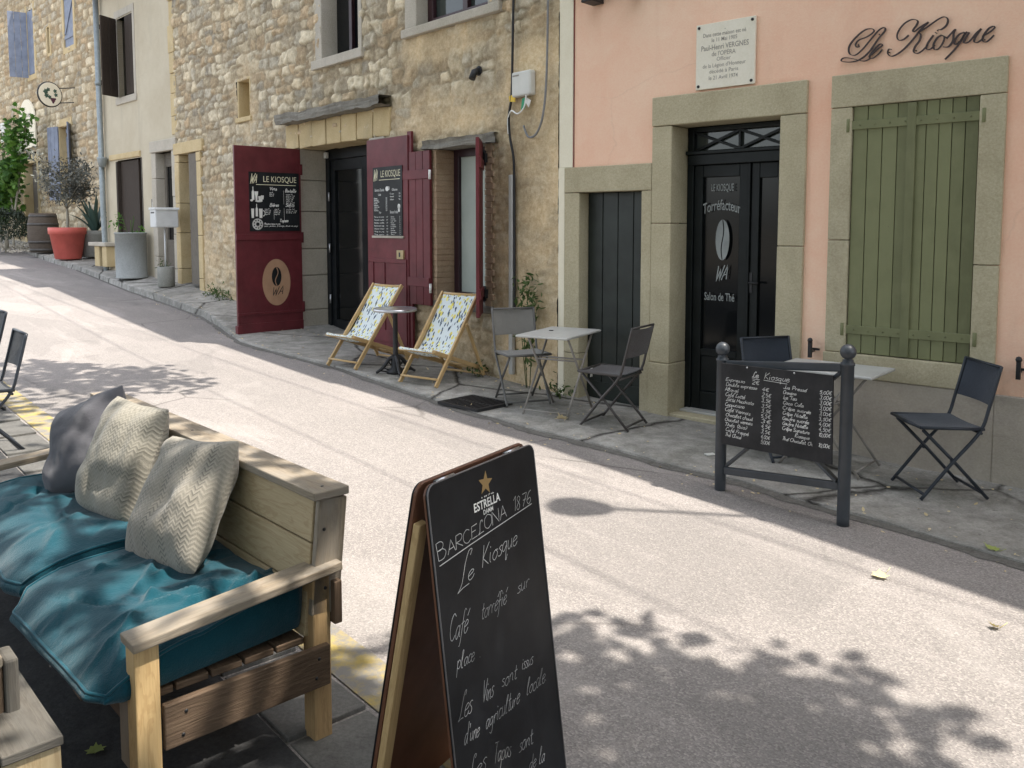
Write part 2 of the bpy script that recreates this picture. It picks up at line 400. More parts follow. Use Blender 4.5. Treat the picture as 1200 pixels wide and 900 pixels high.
# ------------------------------------------------------------------ lettering
G1 = {
'a':(9,"8,8 5,10 1,8 0,4 2,0 5,1 8,6|8,10 8,2 10,0"),'b':(9,"0,20 0,0|0,6 4,10 8,7 8,2 4,0 0,2"),'c':(8,"8,8 5,10 1,8 0,4 2,0 6,0 9,2"),
'd':(10,"8,8 5,10 1,8 0,4 2,0 5,1 8,6|8,20 8,2 10,0"),'e':(8,"0,5 6,6 8,8 5,10 1,8 0,4 2,0 6,0 9,3"),'f':(7,"8,18 5,20 3,16 3,-4 1,-8|0,9 7,10"),
'g':(9,"8,8 5,10 1,8 0,4 2,1 5,2 8,6|8,10 8,-5 5,-9 1,-7"),'h':(9,"0,20 0,0|0,6 4,10 7,8 7,2 9,0"),'i':(4,"1,10 1,2 3,0|1,14 1,15.5"),
'j':(5,"3,10 3,-5 0,-9|3,14 3,15.5"),'k':(8,"0,20 0,0|7,10 0,4|2,5 8,0"),'l':(5,"0,8 3,18 2,20 0,17 0,3 2,0 4,1"),'m':(13,"0,10 0,0|0,6 3,10 5,8 5,0|5,6 8,10 10,8 10,2 12,0"),
'n':(9,"0,10 0,0|0,6 4,10 7,8 7,2 9,0"),'o':(9,"4,10 0,7 0,3 4,0 8,3 8,7 4,10 9,9"),'p':(9,"0,10 0,-9|0,7 4,10 8,7 8,3 4,0 0,2"),'q':(10,"8,8 5,10 1,8 0,4 2,1 5,2 8,6|8,10 8,-9 11,-4"),
'r':(7,"0,10 1,0|1,6 4,10 7,9"),'s':(7,"7,9 4,10 1,8 6,4 6,1 3,0 0,1"),'t':(7,"3,18 3,3 5,0 8,1|0,11 7,12"),'u':(9,"0,10 0,3 3,0 7,4|7,10 7,2 9,0"),'v':(8,"0,10 4,0 8,10"),
'w':(12,"0,10 3,0 6,8 9,0 12,10"),'x':(8,"0,10 8,0|8,10 0,0"),'y':(8,"0,10 1,4 4,2 8,8|8,10 7,-4 4,-9 1,-7"),'z':(8,"0,10 7,10 0,0 8,0"),
'A':(12,"0,0! 6,20! 12,0|2,7 10,7"),'B':(11,"0,0! 0,20! 6,20 9,16 6,11 0,11! 7,11 11,6 7,0 0,0"),'C':(12,"11,17 7,20 2,17 0,10 2,3 7,0 12,3"),'D':(12,"0,0! 0,20! 7,19 12,10 7,1 0,0"),
'E':(10,"9,20! 0,20! 0,0! 10,0|0,11 7,11"),'F':(9,"9,20! 0,20! 0,0|0,11 7,11"),'G':(12,"11,17 7,20 2,17 0,10 2,3 7,0 12,3! 12,9! 8,9"),'H':(12,"0,20 0,0|12,20 12,0|0,10 12,10"),
'I':(4,"2,20 2,0"),'J':(8,"8,20 8,4 4,0 0,4"),'K':(11,"0,20 0,0|10,20! 0,8! 11,0"),'L':(10,"8,17 9,20 6,20 4,14 3,4 0,0! 4,1 10,1"),'M':(14,"0,0! 1,20! 7,6! 13,20! 14,0"),
'N':(12,"0,0! 0,20! 12,0! 12,20"),'O':(13,"6,20 1,16 0,10 1,4 6,0 12,4 13,10 12,16 6,20"),'P':(10,"0,0! 0,20! 7,20 10,15 7,10 0,10"),'Q':(13,"6,20 1,16 0,10 1,4 6,0 12,4 13,10 12,16 6,20|8,5 14,-2"),
'R':(11,"0,0! 0,20! 7,20 10,15 7,10 0,10! 11,0"),'S':(10,"9,17 5,20 1,17 2,12 8,9 9,4 5,0 0,3"),'T':(11,"0,20 11,20|5.5,20 5.5,0"),'U':(11,"0,20 0,5 5,0 11,5 11,20"),
'V':(11,"0,20! 5.5,0! 11,20"),'W':(15,"0,20! 4,0! 8,16! 11,0! 15,20"),'X':(11,"0,20 11,0|11,20 0,0"),'Y':(10,"0,20! 5,10! 5,0|10,20 5,10"),'Z':(10,"0,20! 10,20! 0,0! 10,0"),
'0':(9,"4,20 0,15 0,5 4,0 8,5 8,15 4,20"),'1':(5,"0,15! 4,20! 4,0"),'2':(9,"0,16 4,20 8,16 7,11 0,0! 9,0"),'3':(9,"0,18 4,20 8,16 4,11! 8,6 4,0 0,2"),'4':(9,"6,20! 0,7! 9,7|6,12 6,0"),
'5':(9,"8,20! 1,20! 0,12! 5,13 8,7 4,0 0,2"),'6':(9,"8,19 3,16 0,6 4,0 8,4 6,9 1,7"),'7':(9,"0,20! 9,20! 3,0|2,10 8,10"),'8':(9,"4,20 1,16 7,6 4,0 1,5 7,15 4,20"),'9':(9,"8,13 4,10 0,15 4,20 8,16 7,5 3,0"),
'.':(4,"1,0 1.5,1"),',':(4,"2,1 0,-4"),'\'':(4,"2,20 1,15"),'-':(7,"1,9 6,9"),'(':(5,"4,21 0,10 4,-2"),')':(5,"0,21 4,10 0,-2"),'+':(8,"0,9 8,9|4,13 4,5"),'/':(7,"0,-2 7,21"),
'\u20ac':(10,"10,17 6,20 2,14 2,6 6,0 10,3|0,12 8,12|0,8 7,8"),' ':(7,""),
}
ACC = {'\u00e9':('e',"5,13 9,18"),'\u00e8':('e',"5,13 1,18"),'\u00ea':('e',"1,13! 4,17! 8,13"),'\u00f4':('o',"1,13! 4,17! 8,13"),'\u00e2':('a',"1,13! 4,17! 8,13"),'\u00e0':('a',"5,13 1,18"),'\u00e7':('c',"5,0 6,-4 3,-5"),'\u00c9':('E',"3,23 8,27"),'\u00ee':('i',"0,13! 2,16! 5,13")}
def _strokes(ch):
    if ch in ACC:
        b, extra = ACC[ch]; w, s = G1[b]
        if b == 'i': s = s.split('|')[0]
        return w, s+'|'+extra
    return G1.get(ch, G1[' '])
def smooth_poly(P, sub=4):
    """Catmull-Rom through (x, y, corner) points"""
    out = []
    runs = [[P[0]]]
    for p in P[1:]:
        runs[-1].append(p)
        if p[2] and p is not P[-1]: runs.append([p])
    for r in runs:
        n = len(r)
        for i in range(n-1):
            p0 = r[max(i-1,0)]; p1 = r[i]; p2 = r[i+1]; p3 = r[min(i+2,n-1)]
            for k in range(sub):
                t = k/sub; t2 = t*t; t3 = t2*t
                out.append(tuple(.5*((2*p1[j])+(-p0[j]+p2[j])*t+(2*p0[j]-5*p1[j]+4*p2[j]-p3[j])*t2+(-p0[j]+3*p1[j]-3*p2[j]+p3[j])*t3) for j in (0,1)))
    out.append((P[-1][0], P[-1][1])); return out
_rj = random.Random(12)
def stroke_text(s, sub=3, space=1.6):
    """list of 2D polylines, cap height 20, and the advance"""
    x = 0; L = []
    for ch in s:
        w, st = _strokes(ch); jy, js, jr = _rj.gauss(0, .55), 1+_rj.gauss(0, .07), _rj.gauss(0, .06)
        for part in st.split('|'):
            if not part.strip(): continue
            P = []
            for tok in part.split():
                c = tok.endswith('!'); a, b = tok.rstrip('!').split(',')
                a, b = float(a), float(b)*js; P.append((a+b*jr+x, b+jy+a*.0, c))
            L.append(smooth_poly(P, sub))
        x += w+space+_rj.uniform(-.5, .7)
    return L, max(x-space, 1)
class Plane2:
    """a writing plane inside a parent's local space"""
    def __init__(s, O, ex, ey, off=.0025):
        s.O = Vector(O); s.ex = Vector(ex).normalized(); s.ey = Vector(ey).normalized(); s.n = s.ex.cross(s.ey); s.off = off
    def p(s, x, y, d=0): return s.O+s.ex*x+s.ey*y+s.n*(s.off+d)
def ribbon(mb, pl, pts, w, m=0, nib=None):
    n = len(pts)
    if n < 2: return
    row = []
    for i in range(n):
        a = pts[max(i-1,0)]; b = pts[min(i+1,n-1)]
        dx, dy = b[0]-a[0], b[1]-a[1]; l = math.hypot(dx, dy) or 1
        ww = w
        if nib: ww = w*(nib[0]+nib[1]*max(0, -(dx*nib[2]+dy*nib[3])/l))
        e = 1.0
        row.append((pts[i][0]-dy/l*ww/2, pts[i][1]+dx/l*ww/2, pts[i][0]+dy/l*ww/2, pts[i][1]-dx/l*ww/2))
    b = len(mb.v)
    for x1, y1, x2, y2 in row:
        mb.v.append(tuple(pl.p(x1, y1))); mb.v.append(tuple(pl.p(x2, y2)))
    for i in range(n-1):
        mb.face((b+2*i+1, b+2*i+3, b+2*i+2, b+2*i), None, False, m)
def write(mb, pl, text, x0, y0, x1, y1, h, w=.003, slant=.22, m=0, sub=3):
    """hand lettering on a base line from (x0, y0) to (x1, y1), capitals h high"""
    L, adv = stroke_text(text, sub)
    dx, dy = x1-x0, y1-y0; ln = math.hypot(dx, dy); ux, uy = dx/ln, dy/ln
    sx = ln/adv; sy = h/20
    for P in L:
        Q = []
        for a, b in P:
            X = (a*sx+b*sy*slant); Y = b*sy
            Q.append((x0+ux*X-uy*Y*0, y0+uy*X+Y))
        ribbon(mb, pl, Q, w, m)
_fc = {}
def font_shape(text, weight=0.0):
    key = (text, weight)
    if key in _fc: return _fc[key]
    cu = bpy.data.curves.new('lettering', 'FONT'); cu.body = text; cu.size = 1; cu.resolution_u = 3; cu.offset = weight
    o = bpy.data.objects.new('lettering', cu); COL.objects.link(o)
    bpy.context.view_layer.update()
    me = o.to_mesh()
    v = [(p.co.x, p.co.y) for p in me.vertices]; f = [tuple(p.vertices) for p in me.polygons]
    o.to_mesh_clear(); bpy.data.objects.remove(o); bpy.data.curves.remove(cu)
    _fc[key] = (v, f); return v, f
def print_text(mb, pl, text, x0, y0, x1, h, weight=0.0, m=0, y1=None, arc=None, shear=0.0):
    """printed lettering fitted between x0 and x1, capitals h high; arc = sagitta"""
    v, f = font_shape(text, weight)
    xs = [p[0] for p in v]; mn, mx = min(xs), max(xs); sc = (x1-x0)/(mx-mn); sy = h/.70
    b = len(mb.v); y1 = y0 if y1 is None else y1
    for x, y in v:
        t = (x-mn)/(mx-mn); X = x0+(x-mn)*sc+shear*y*sy; Y = y0+(y1-y0)*t+y*sy
        if arc: Y += arc*(1-(2*t-1)**2)
        mb.v.append(tuple(pl.p(X, Y)))
    for q in f: mb.face([b+i for i in q], None, False, m)
def disc(mb, pl, cx, cy, rx, ry, n=24, d=0, m=0, rot=0):
    P = []
    for k in range(n):
        t = 2*PI*k/n; x, y = rx*math.cos(t), ry*math.sin(t)
        P.append(pl.p(cx+x*math.cos(rot)-y*math.sin(rot), cy+x*math.sin(rot)+y*math.cos(rot), d))
    mb.poly(P, None, False, m)
def poly2(mb, pl, pts, d=0, m=0): mb.poly([pl.p(x, y, d) for x, y in pts], None, False, m)
def rect2(mb, pl, x0, y0, x1, y1, d=0, m=0): poly2(mb, pl, [(x0,y0),(x1,y0),(x1,y1),(x0,y1)], d, m)

# ------------------------------------------------------------------ palette
PINK = m_plaster('pink_render', (.84, .505, .36), (.88, .63, .47), (.74, .47, .34), .7, .18)
CREAM = m_plaster('cream_strip', (.76, .70, .55), (.82, .77, .62), None, 2, .1)
TRIM = m_stone_block('olive_grey_surround', (.38, .335, .225), (.48, .43, .30), (.29, .255, .18), 2.2)
PLINTH = m_plaster('cement_plinth', (.36, .32, .27), (.46, .41, .34), (.24, .215, .185), 1.6, .3)
REDLINE = m_paint('brown_line', (.2, .05, .04), .7)
GREENSH = m_paint('green_shutter_paint', (.165, .172, .085), .55, .10, .12, (.13,.12,.08), .3, (.22, .22, .12), .12)
DKGREEN = m_paint('dark_green_door_paint', (.013, .019, .016), .4, .15, .08, None, .4)
BLKGREEN = m_paint('blackish_green_paint', (.005, .008, .0085), .4, .15, .05, None, .22)
GLASS = m_glass('dark_glass', (.006, .007, .008))
REFL = m_glass('window_glass', (.05, .06, .055), .03, .6)
IRON = m_simple('dark_iron', (.03, .03, .032), .5, .4)
ZINC = m_simple('zinc_pipe', (.30, .34, .35), .55, .5)
MARBLE = m_plaster('white_marble', (.74, .70, .58), (.80, .76, .65), (.68, .63, .52), 3, .03)
INK = m_paint('faded_ink', (.30, .28, .25), .8)
SIGNBLACK = m_paint('sign_iron_black', (.045, .03, .03), .5)
LETTERWHITE = m_paint('frosted_letter_white', (.27, .29, .29), .6)
CHALKDIM = m_paint('thin_chalk', (.36, .36, .36), .9, .45)
CHALK = m_paint('chalk_white', (.58, .58, .57), .9, .2)
CREAMINK = m_paint('cream_ink', (.74, .70, .50), .7)
WHITEINK = m_paint('white_ink', (.75, .75, .72), .7)
GOLD = m_paint('gold_ink', (.27, .175, .065), .5)
POSTER = m_paint('poster_black', (.009, .011, .013), .45, .2, .02, None, .25)
SLATE = m_paint('chalkboard_black', (.016, .016, .018), .65, .3, .04, None, .3, (.045, .045, .046))
BOARDBLK = m_paint('gloss_board_black', (.006, .007, .009), .38, .2, .02, None, .22, (.022, .023, .025))
STONEATT = m_attr_stone('rubble_stone')
OCHRE = m_stone_block('ochre_cut_stone', (.48, .37, .20), (.58, .47, .28), (.34, .28, .18), 2.2)
GREYST = m_stone_block('grey_cut_stone', (.40, .365, .30), (.50, .46, .39), (.25, .23, .19), 2.6)
SLABST = m_stone_block('dark_lichened_slab', (.15, .14, .12), (.25, .235, .2), (.08, .075, .065), 5)
BRICK = m_stone_block('old_brick', (.36, .25, .165), (.43, .325, .225), (.27, .20, .145), 6)
BURG = m_paint('burgundy_door_paint', (.105, .015, .02), .42, .12, .06, None, .4, (.1, .03, .03))
BURG2 = m_paint('burgundy_shutter_paint', (.125, .02, .026), .5, .12, .06, (.2, .09, .08), .35)
DARKROOM = m_simple('dark_interior', (.012, .013, .014), .9, 0, .1)
DOORGREY = m_paint('dark_blue_grey_door', (.009, .011, .013), .4, .15, .05, None, .22)
KRAFT = m_paint('kraft_brown', (.36, .215, .13), .7, .06)
BEIGE = m_plaster('beige_render', (.47, .41, .30), (.54, .485, .37), (.40, .36, .28), 1.0, .2)
OLDBEIGE = m_plaster('old_patchy_render', (.42, .34, .22), (.52, .44, .30), (.25, .205, .14), 2.4, .5)
OLDWOOD = m_wood('weathered_grey_wood', (.09, .078, .066), (.14, .125, .108), (.04, .035, .03), 1.0, .85, .5)
DARKWOOD = m_wood('dark_brown_shutter_wood', (.035, .026, .02), (.058, .044, .034), (.02, .016, .013), 1.0, .8, .4)
GREYDOOR = m_wood('grey_brown_door_wood', (.13, .115, .095), (.2, .18, .15), (.07, .06, .05), 1.0, .85, .5)
BLUESH = m_paint('blue_grey_shutter_paint', (.20, .23, .30), .6, .1, .1, None, .3, (.24, .28, .36))
ROOFTILE = m_stone_block('roof_tile', (.3, .15, .09), (.38, .22, .14), (.2, .13, .1), 3)
ASPH = m_asphalt('worn_asphalt'); PAVE = m_pavement('cracked_stone_pavement')
EARTH = m_stone_block('ground_earth', (.16, .14, .11), (.2, .18, .15), (.1, .09, .075), 2)
YEL = None
PINE = m_wood('pine_yellow', (.50, .335, .155), (.60, .43, .22), (.36, .22, .09), 1.0, .6, .25)
PINE_D = m_wood('pine_post', (.42, .275, .13), (.52, .36, .19), (.27, .165, .075), 1.0, .65, .3)
PALLET = m_wood('weathered_pallet', (.23, .185, .13), (.32, .26, .19), (.13, .095, .06), 1.0, .8, .5, True, (.26, .235, .2))
PALLET_L = m_wood('pale_pallet_boards', (.38, .29, .165), (.48, .38, .235), (.30, .20, .10), 1.0, .75, .4, True)
PALLET_D = m_wood('dark_stained_board', (.10, .065, .042), (.15, .105, .07), (.055, .036, .025), 1.0, .75, .45, True)
TEAL = m_fabric('teal_cushion_fabric', (.006, .048, .070), (.009, .068, .092), 260, 1.0, .45, (.03, .095, .115))
TEALPIPE = m_fabric('teal_piping', (.006, .06, .085), (.01, .08, .11), 300, .7)
LILAC = m_fabric('grey_lilac_cotton', (.085, .084, .096), (.11, .109, .12), 300, .9)
KNIT1 = m_zigzag('cream_herringbone_knit', (.29, .265, .22), (.165, .152, .128), True)
KNIT2 = m_zigzag('cream_banded_knit', (.28, .26, .215), (.175, .163, .135), False)
BEECH = m_wood('beech_frame', (.50, .34, .16), (.58, .42, .22), (.40, .25, .11), 1.0, .5, .15, False)
LEMON = m_lemon('lemon_print_canvas')
CHAIRGREY = m_paint('grey_lacquered_tube', (.12, .118, .112), .45)
MESHGREY = m_fabric('grey_mesh_fabric', (.175, .17, .158), (.21, .205, .19), 500, .8)
CHAIRBRN = m_paint('brown_lacquered_tube', (.065, .058, .055), .45)
MESHBRN = m_fabric('brown_mesh_fabric', (.062, .056, .056), (.085, .078, .077), 500, .8)
CHAIRBLU = m_paint('slate_blue_tube', (.022, .028, .038), .4)
MESHBLU = m_fabric('slate_blue_mesh', (.028, .034, .046), (.04, .048, .062), 500, .75)
TABLEGREY = m_paint('pale_grey_tabletop', (.47, .47, .45), .4, .05)
TABLELEG = m_paint('taupe_table_leg', (.27, .25, .225), .5)
CHROME = m_simple('brushed_steel_rim', (.55, .56, .58), .28, .9)
POSTPAINT = m_paint('blue_grey_post_paint', (.042, .049, .058), .42, .12, .05)
PLASTICW = m_paint('white_plastic_box', (.60, .60, .56), .5, .04)
PVC = m_paint('grey_pvc_conduit', (.42, .42, .40), .45, .05)
CABLEBLK = m_simple('black_cable', (.015, .015, .016), .6)
CABLEGRY = m_simple('grey_cable', (.2, .2, .2), .6)
YELTAG = m_simple('yellow_tag', (.75, .5, .03), .6)
GRNTAG = m_simple('green_tag', (.02, .28, .13), .6)
WHTAG = m_simple('white_tag', (.8, .8, .77), .6)
REDPOT = m_paint('coral_red_plastic', (.58, .125, .10), .5, .06)
GREYPOT = m_stone_block('grey_planter', (.22, .225, .205), (.3, .3, .27), (.12, .12, .1), 3)
ZINCTUB = m_stone_block('zinc_tub', (.25, .265, .26), (.33, .345, .335), (.17, .175, .17), 2.0)
SOIL = m_stone_block('potting_soil', (.035, .027, .02), (.06, .048, .035), (.02, .016, .012), 20)
BARRELW = m_wood('barrel_stave_wood', (.075, .06, .048), (.115, .095, .075), (.04, .03, .025), 1.0, .8, .4)
HOOP = m_simple('barrel_hoop', (.09, .085, .08), .6, .6)
MAILW = m_paint('mailbox_white', (.56, .58, .58), .45, .05)
AGAVE = m_leaf('agave_leaf', (.045, .10, .085), (.085, .15, .125), None, .05)
VINE = m_leaf('vine_leaf', (.06, .16, .022), (.14, .27, .045), (.03, .085, .02), .35)
OLIVE = m_leaf('olive_leaf', (.085, .09, .075), (.20, .21, .185), (.06, .06, .052), .15)
DKBUSH = m_leaf('dark_bush_leaf', (.012, .022, .012), (.03, .045, .022), None, .1)
WEED = m_leaf('weed_leaf', (.04, .085, .02), (.10, .15, .045), None, .25)
PLANE = m_leaf('plane_tree_leaf', (.05, .11, .02), (.10, .17, .035), None, .3)
BARK = m_stone_block('mottled_bark', (.26, .24, .19), (.34, .32, .26), (.14, .13, .1), 4)
DRYLEAF = m_leaf('dry_pale_leaf', (.50, .40, .22), (.62, .52, .33), None, .1)
GREENLEAF = m_leaf('yellowing_leaf', (.22, .30, .06), (.32, .36, .12), None, .1)
APANEL = m_paint('reddish_brown_panel', (.15, .062, .032), .5, .12, .05)
ROSE = m_leaf('red_flower', (.6, .03, .06), (.7, .06, .1), None, .2)
CURTAIN = m_fabric('pale_curtain', (.34, .38, .35), (.40, .44, .40), 200)
TERRAC = m_paint('dull_planter_green', (.09, .13, .1), .6)

# ------------------------------------------------------------------ sun, sky, camera
SUN_EL = math.radians(66.5)
LH = Vector((-.984, .18, 0)).normalized()                 # horizontal travel of the light
LDIR = Vector((LH.x*math.cos(SUN_EL), LH.y*math.cos(SUN_EL), -math.sin(SUN_EL)))
TOSUN = -LDIR
def lit_from(x, y, h):
    """the point at height h whose shadow falls on the street at (x, y)"""
    k = h/math.tan(SUN_EL)
    return Vector((x-LH.x*k, y-LH.y*k, gz(x, y)+h))
W = bpy.data.worlds.new("World"); S.world = W; W.use_nodes = True
wn = W.node_tree.nodes; sky = wn.new('ShaderNodeTexSky'); sky.sky_type = 'NISHITA'; sky.sun_disc = False
sky.sun_elevation = SUN_EL; sky.sun_rotation = math.atan2(TOSUN.x, TOSUN.y)
sky.air_density = 1.0; sky.dust_density = 2.2; sky.ozone_density = 1.0
hs = wn.new('ShaderNodeHueSaturation'); hs.inputs['Saturation'].default_value = .38
W.node_tree.links.new(sky.outputs[0], hs.inputs['Color']); W.node_tree.links.new(hs.outputs[0], wn['Background'].inputs['Color'])
wn['Background'].inputs['Strength'].default_value = 0.15
sl = bpy.data.lights.new('sun', 'SUN'); sl.energy = 2.7; sl.angle = math.radians(.55); sl.color = (1, .935, .84)
so = bpy.data.objects.new('sun', sl); COL.objects.link(so)
so.rotation_euler = LDIR.to_track_quat('-Z', 'Y').to_euler(); so.location = (6, -1, 15)
cd = bpy.data.cameras.new('camera'); cam = bpy.data.objects.new('camera', cd); COL.objects.link(cam); S.camera = cam
cd.sensor_width = 36; cd.lens = 30.0; cd.shift_y = -106/1200; cd.clip_end = 500
cam.location = (0, 0, 1.70); cam.rotation_euler = (math.radians(90)-math.atan2(79, 1000), 0, 0)
S.view_settings.view_transform = 'Standard'; S.view_settings.look = 'None'; S.view_settings.gamma = 1
S.view_settings.use_curve_mapping = False; S.view_settings.exposure = 1.74
S.cycles.use_denoising = True
S.cycles.max_bounces = 8; S.cycles.diffuse_bounces = 5

# ------------------------------------------------------------------ facades: origin, turn
AP, AS, AG = math.radians(-42.36), math.radians(-49.06), math.radians(-46.56)
OP = Vector((.435, 7.817, 0)); OG = Vector((-5.86, 15.08, 0)); OF = Vector((-7.49, 18.62, 0))
def frame(o, a):
    ex = Vector((math.cos(a), math.sin(a), 0)); ey = Vector((-math.sin(a), math.cos(a), 0))
    return lambda x, y, z=0: o+ex*x+ey*y+Vector((0,0,z))
pinkw = frame(OP, AP); stonew = frame(OP, AS); greyw = frame(OG, AG); farw = frame(OF, AG)

# ------------------------------------------------------------------ ground, road, pavement
def sheet(name, a0, a1, na, b0, b1, nb, dz, mat):
    mb = MB(); U = Vector((DST[0], DST[1], 0)); V = Vector((DST[1], -DST[0], 0))
    def pos(t):                       # denser near the camera
        return a0+(a1-a0)*t
    def fn(i, j):
        p = U*pos(j)+V*(b0+(b1-b0)*i); return (p.x, p.y, gz(p.x, p.y)+dz)
    mb.grid(fn, nb, na); return mb.build(name, mat)
kind(sheet('ground', -60, 120, 90, -90, 90, 6, -.03, EARTH), 'structure')
mb = MB()
U = Vector((DST[0], DST[1], 0)); V = Vector((-DST[1], DST[0], 0))     # V points down-left of the street, to the camera side
def roadfn(i, j):
    p = U*(-14+64*j)+V*(-9+16*i); return (p.x, p.y, gz(p.x, p.y))
mb.grid(roadfn, 60, 240)
kind(mb.build('road', ASPH), 'structure')

rs = random.Random(5)
ST = []                                     # stations: kerb point, wall point, kerb rise, wall rise
def kj(u): return .014*math.sin(u*2.1)+.012*math.sin(u*5.3+1)+.03*(float(NZ(u*2.7+40, 1.5, 1, 4))-.5)*2
u = 8.0
while u > .02:
    ky = np.interp(u, [0, .9, 2.2, 3.2, 3.7, 8], [-1.16, -1.2, -1.2, -1.29, -1.37, -1.6])
    ST.append((pinkw(u, ky+kj(u)), pinkw(u, .35), .026, .012)); u -= .07
u = -.02
while u > -9.6:
    ky = np.interp(-u, [0, 2.2, 3.8, 4.4, 5.4, 6.7, 9.2, 9.6], [-1.13, -1.04, -1.16, -1.18, -.98, -.74, -.70, -.69])
    kr = np.interp(-u, [0, 4.6, 6.4, 9.6], [.03, .03, .10, .11]); wr = np.interp(-u, [0, 4.6, 6.4, 9.6], [.015, .02, .16, .25])
    ST.append((stonew(u, ky+.3*kj(u)), stonew(u, .4), kr, wr)); u -= .1
for k, wl in (((-6.75,15.05), greyw(-1.0, .4)), ((-7.8,16.39), greyw(-2.6, .4)), ((-9.5,18.6), farw(-3.2, .4)), ((-11.34,20.8), farw(-6.2, .4)), ((-15.92,26.8), farw(-13.5, .4)), ((-24,36), farw(-25, .4))):
    ST.append((Vector((*k, 0)), wl, .1, .24 if wl.x > -8.5 else .16))
def pave_at(s, t):
    k, w, kr, wr = s; p = k.lerp(w, t); return (p.x, p.y, gz(p.x, p.y)+kr+(wr-kr)*t)
mb = MB(); NT = 14
b0 = 0
for i, s in enumerate(ST):
    k = s[0]
    mb.v.append((k.x, k.y, gz(k.x, k.y)-.06))
    for j in range(NT+1):
        p = pave_at(s, (j/NT)**1.0 if j else .012)
        n = (NZ(p[0], p[1], 2.3)-.5)*.022
        mb.v.append((p[0], p[1], p[2]+n))
M_ = NT+2
for i in range(len(ST)-1):
    for j in range(M_-1):
        a = i*M_+j
        mb.face((a, a+1, a+M_+1, a+M_), [(0,0)]*4, j > 0)
kind(mb.build('pavement', PAVE), 'structure')
from mathutils.kdtree import KDTree
_kd = KDTree(len(mb.v))
for i, p in enumerate(mb.v): _kd.insert((p[0], p[1], 0), i)
_kd.balance()
def pv(x, y):
    """height of the pavement at (x, y)"""
    near = [r for r in _kd.find_n((x, y, 0), 6)]
    return max(mb_p[r[1]][2] for r in near[:3])
mb_p = list(mb.v)

GUT = m_stone_block('gutter_dirt', (.10, .095, .085), (.15, .142, .13), (.06, .055, .048), 14)
mb = MB(); rg = random.Random(8); prev = None
for i, s_ in enumerate(ST[:-3]):
    k = s_[0]; o_ = (s_[0]-s_[1]).normalized(); w_ = .004+.05*float(NZ(i*.33, 3.3))**1.5+rg.uniform(0, .03)
    a_, b_ = k-o_*.02, k+o_*w_; n0 = len(mb.v)
    mb.v += [(a_.x, a_.y, gz(a_.x, a_.y)+.016), (b_.x, b_.y, gz(b_.x, b_.y)+.003)]
    if i: mb.face((n0-2, n0-1, n0+1, n0), None, True)
kind(mb.build('gutter', GUT), 'structure')

# yellow kerb band and the slabs on the terrace side
ya = Vector((-.42, 2.98, 0)); yb = Vector((-9.0, 12.66, 0)); yd = (yb-ya).normalized(); yn = Vector((-yd.y, yd.x, 0))
My = Mat('worn_yellow_paint'); oo = My.coord()
wr = My.ramp(My.noise(oo, 9, 6, .7), [(.42, 0), (.62, .9)])
YEL = My.out(My.mix(wr, (.20, .19, .175), (.38, .29, .085)), .9, My.bump(My.noise(oo, 90, 4), .4, .006), spec=.2)
mb = MB()
for i in range(60):
    p = ya+yd*(-1.2+i*.22); q = ya+yd*(-1.2+(i+1)*.22)
    P = [p-yn*.02, q-yn*.02, q+yn*.17, p+yn*.17]
    mb.poly([(c.x, c.y, gz(c.x, c.y)+.005) for c in P], [(0,0)]*4)
kind(mb.build('yellow_kerb_line', YEL), 'structure')
mb = MB()
for i in range(40):
    p = ya+yd*(-1.6+i*.5)+yn*.19; q = p+yd*.488
    for r_ in range(1):
        a = p+yn*r_*.3; b = q+yn*r_*.3
        P = [a, b, b+yn*.288, a+yn*.288]
        c = sum(P, Vector())/4
        mb.box((c.x, c.y, gz(c.x, c.y)-.012), (.488, .288, .045), rotz(math.atan2(yd.y, yd.x)))
kind(mb.build('paving_slabs', m_stone_block('grey_paving_slab', (.10, .098, .092), (.15, .146, .136), (.06, .058, .053), 3), None, .004), 'structure')

TERR = m_stone_block('shade_toned_asphalt', (.035, .036, .038), (.06, .06, .06), (.025, .025, .026), 9)  # terrace asphalt, its colour darkened to carry the deep shade around the sofa
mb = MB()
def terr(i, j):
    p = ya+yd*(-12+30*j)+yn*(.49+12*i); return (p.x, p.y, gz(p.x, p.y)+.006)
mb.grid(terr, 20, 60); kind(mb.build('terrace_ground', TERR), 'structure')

# ------------------------------------------------------------------ walls
def wall_sheet(mb, x0, x1, z0, z1, ops, y=0.0, depth=.25, m=0):
    xs = sorted({x0, x1, *[v for o in ops for v in o[:2]]}); zs = sorted({z0, z1, *[v for o in ops for v in o[2:4]]})
    for i in range(len(xs)-1):
        for j in range(len(zs)-1):
            cx, cz = (xs[i]+xs[i+1])/2, (zs[j]+zs[j+1])/2
            if any(o[0] < cx < o[1] and o[2] < cz < o[3] for o in ops): continue
            mb.poly([(xs[i],y,zs[j]),(xs[i+1],y,zs[j]),(xs[i+1],y,zs[j+1]),(xs[i],y,zs[j+1])], [(xs[i],zs[j]),(xs[i+1],zs[j]),(xs[i+1],zs[j+1]),(xs[i],zs[j+1])], False, m)
    for a, b, c, d in [o[:4] for o in ops]:
        Y = y+depth
        for P in ([(a,y,c),(a,y,d),(a,Y,d),(a,Y,c)], [(b,Y,c),(b,Y,d),(b,y,d),(b,y,c)], [(a,y,d),(b,y,d),(b,Y,d),(a,Y,d)], [(a,Y,c),(b,Y,c),(b,y,c),(a,y,c)]):
            mb.poly(P, [(0,0),(0,1),(1,1),(1,0)], False, m)
    return mb
def interior(parent, x0, x1, h, y0=.5):
    mb = MB(); mb.b2(x0, x1, y0, 4.9, -.45, h-.01); return mb.build('interior', DARKROOM, parent)
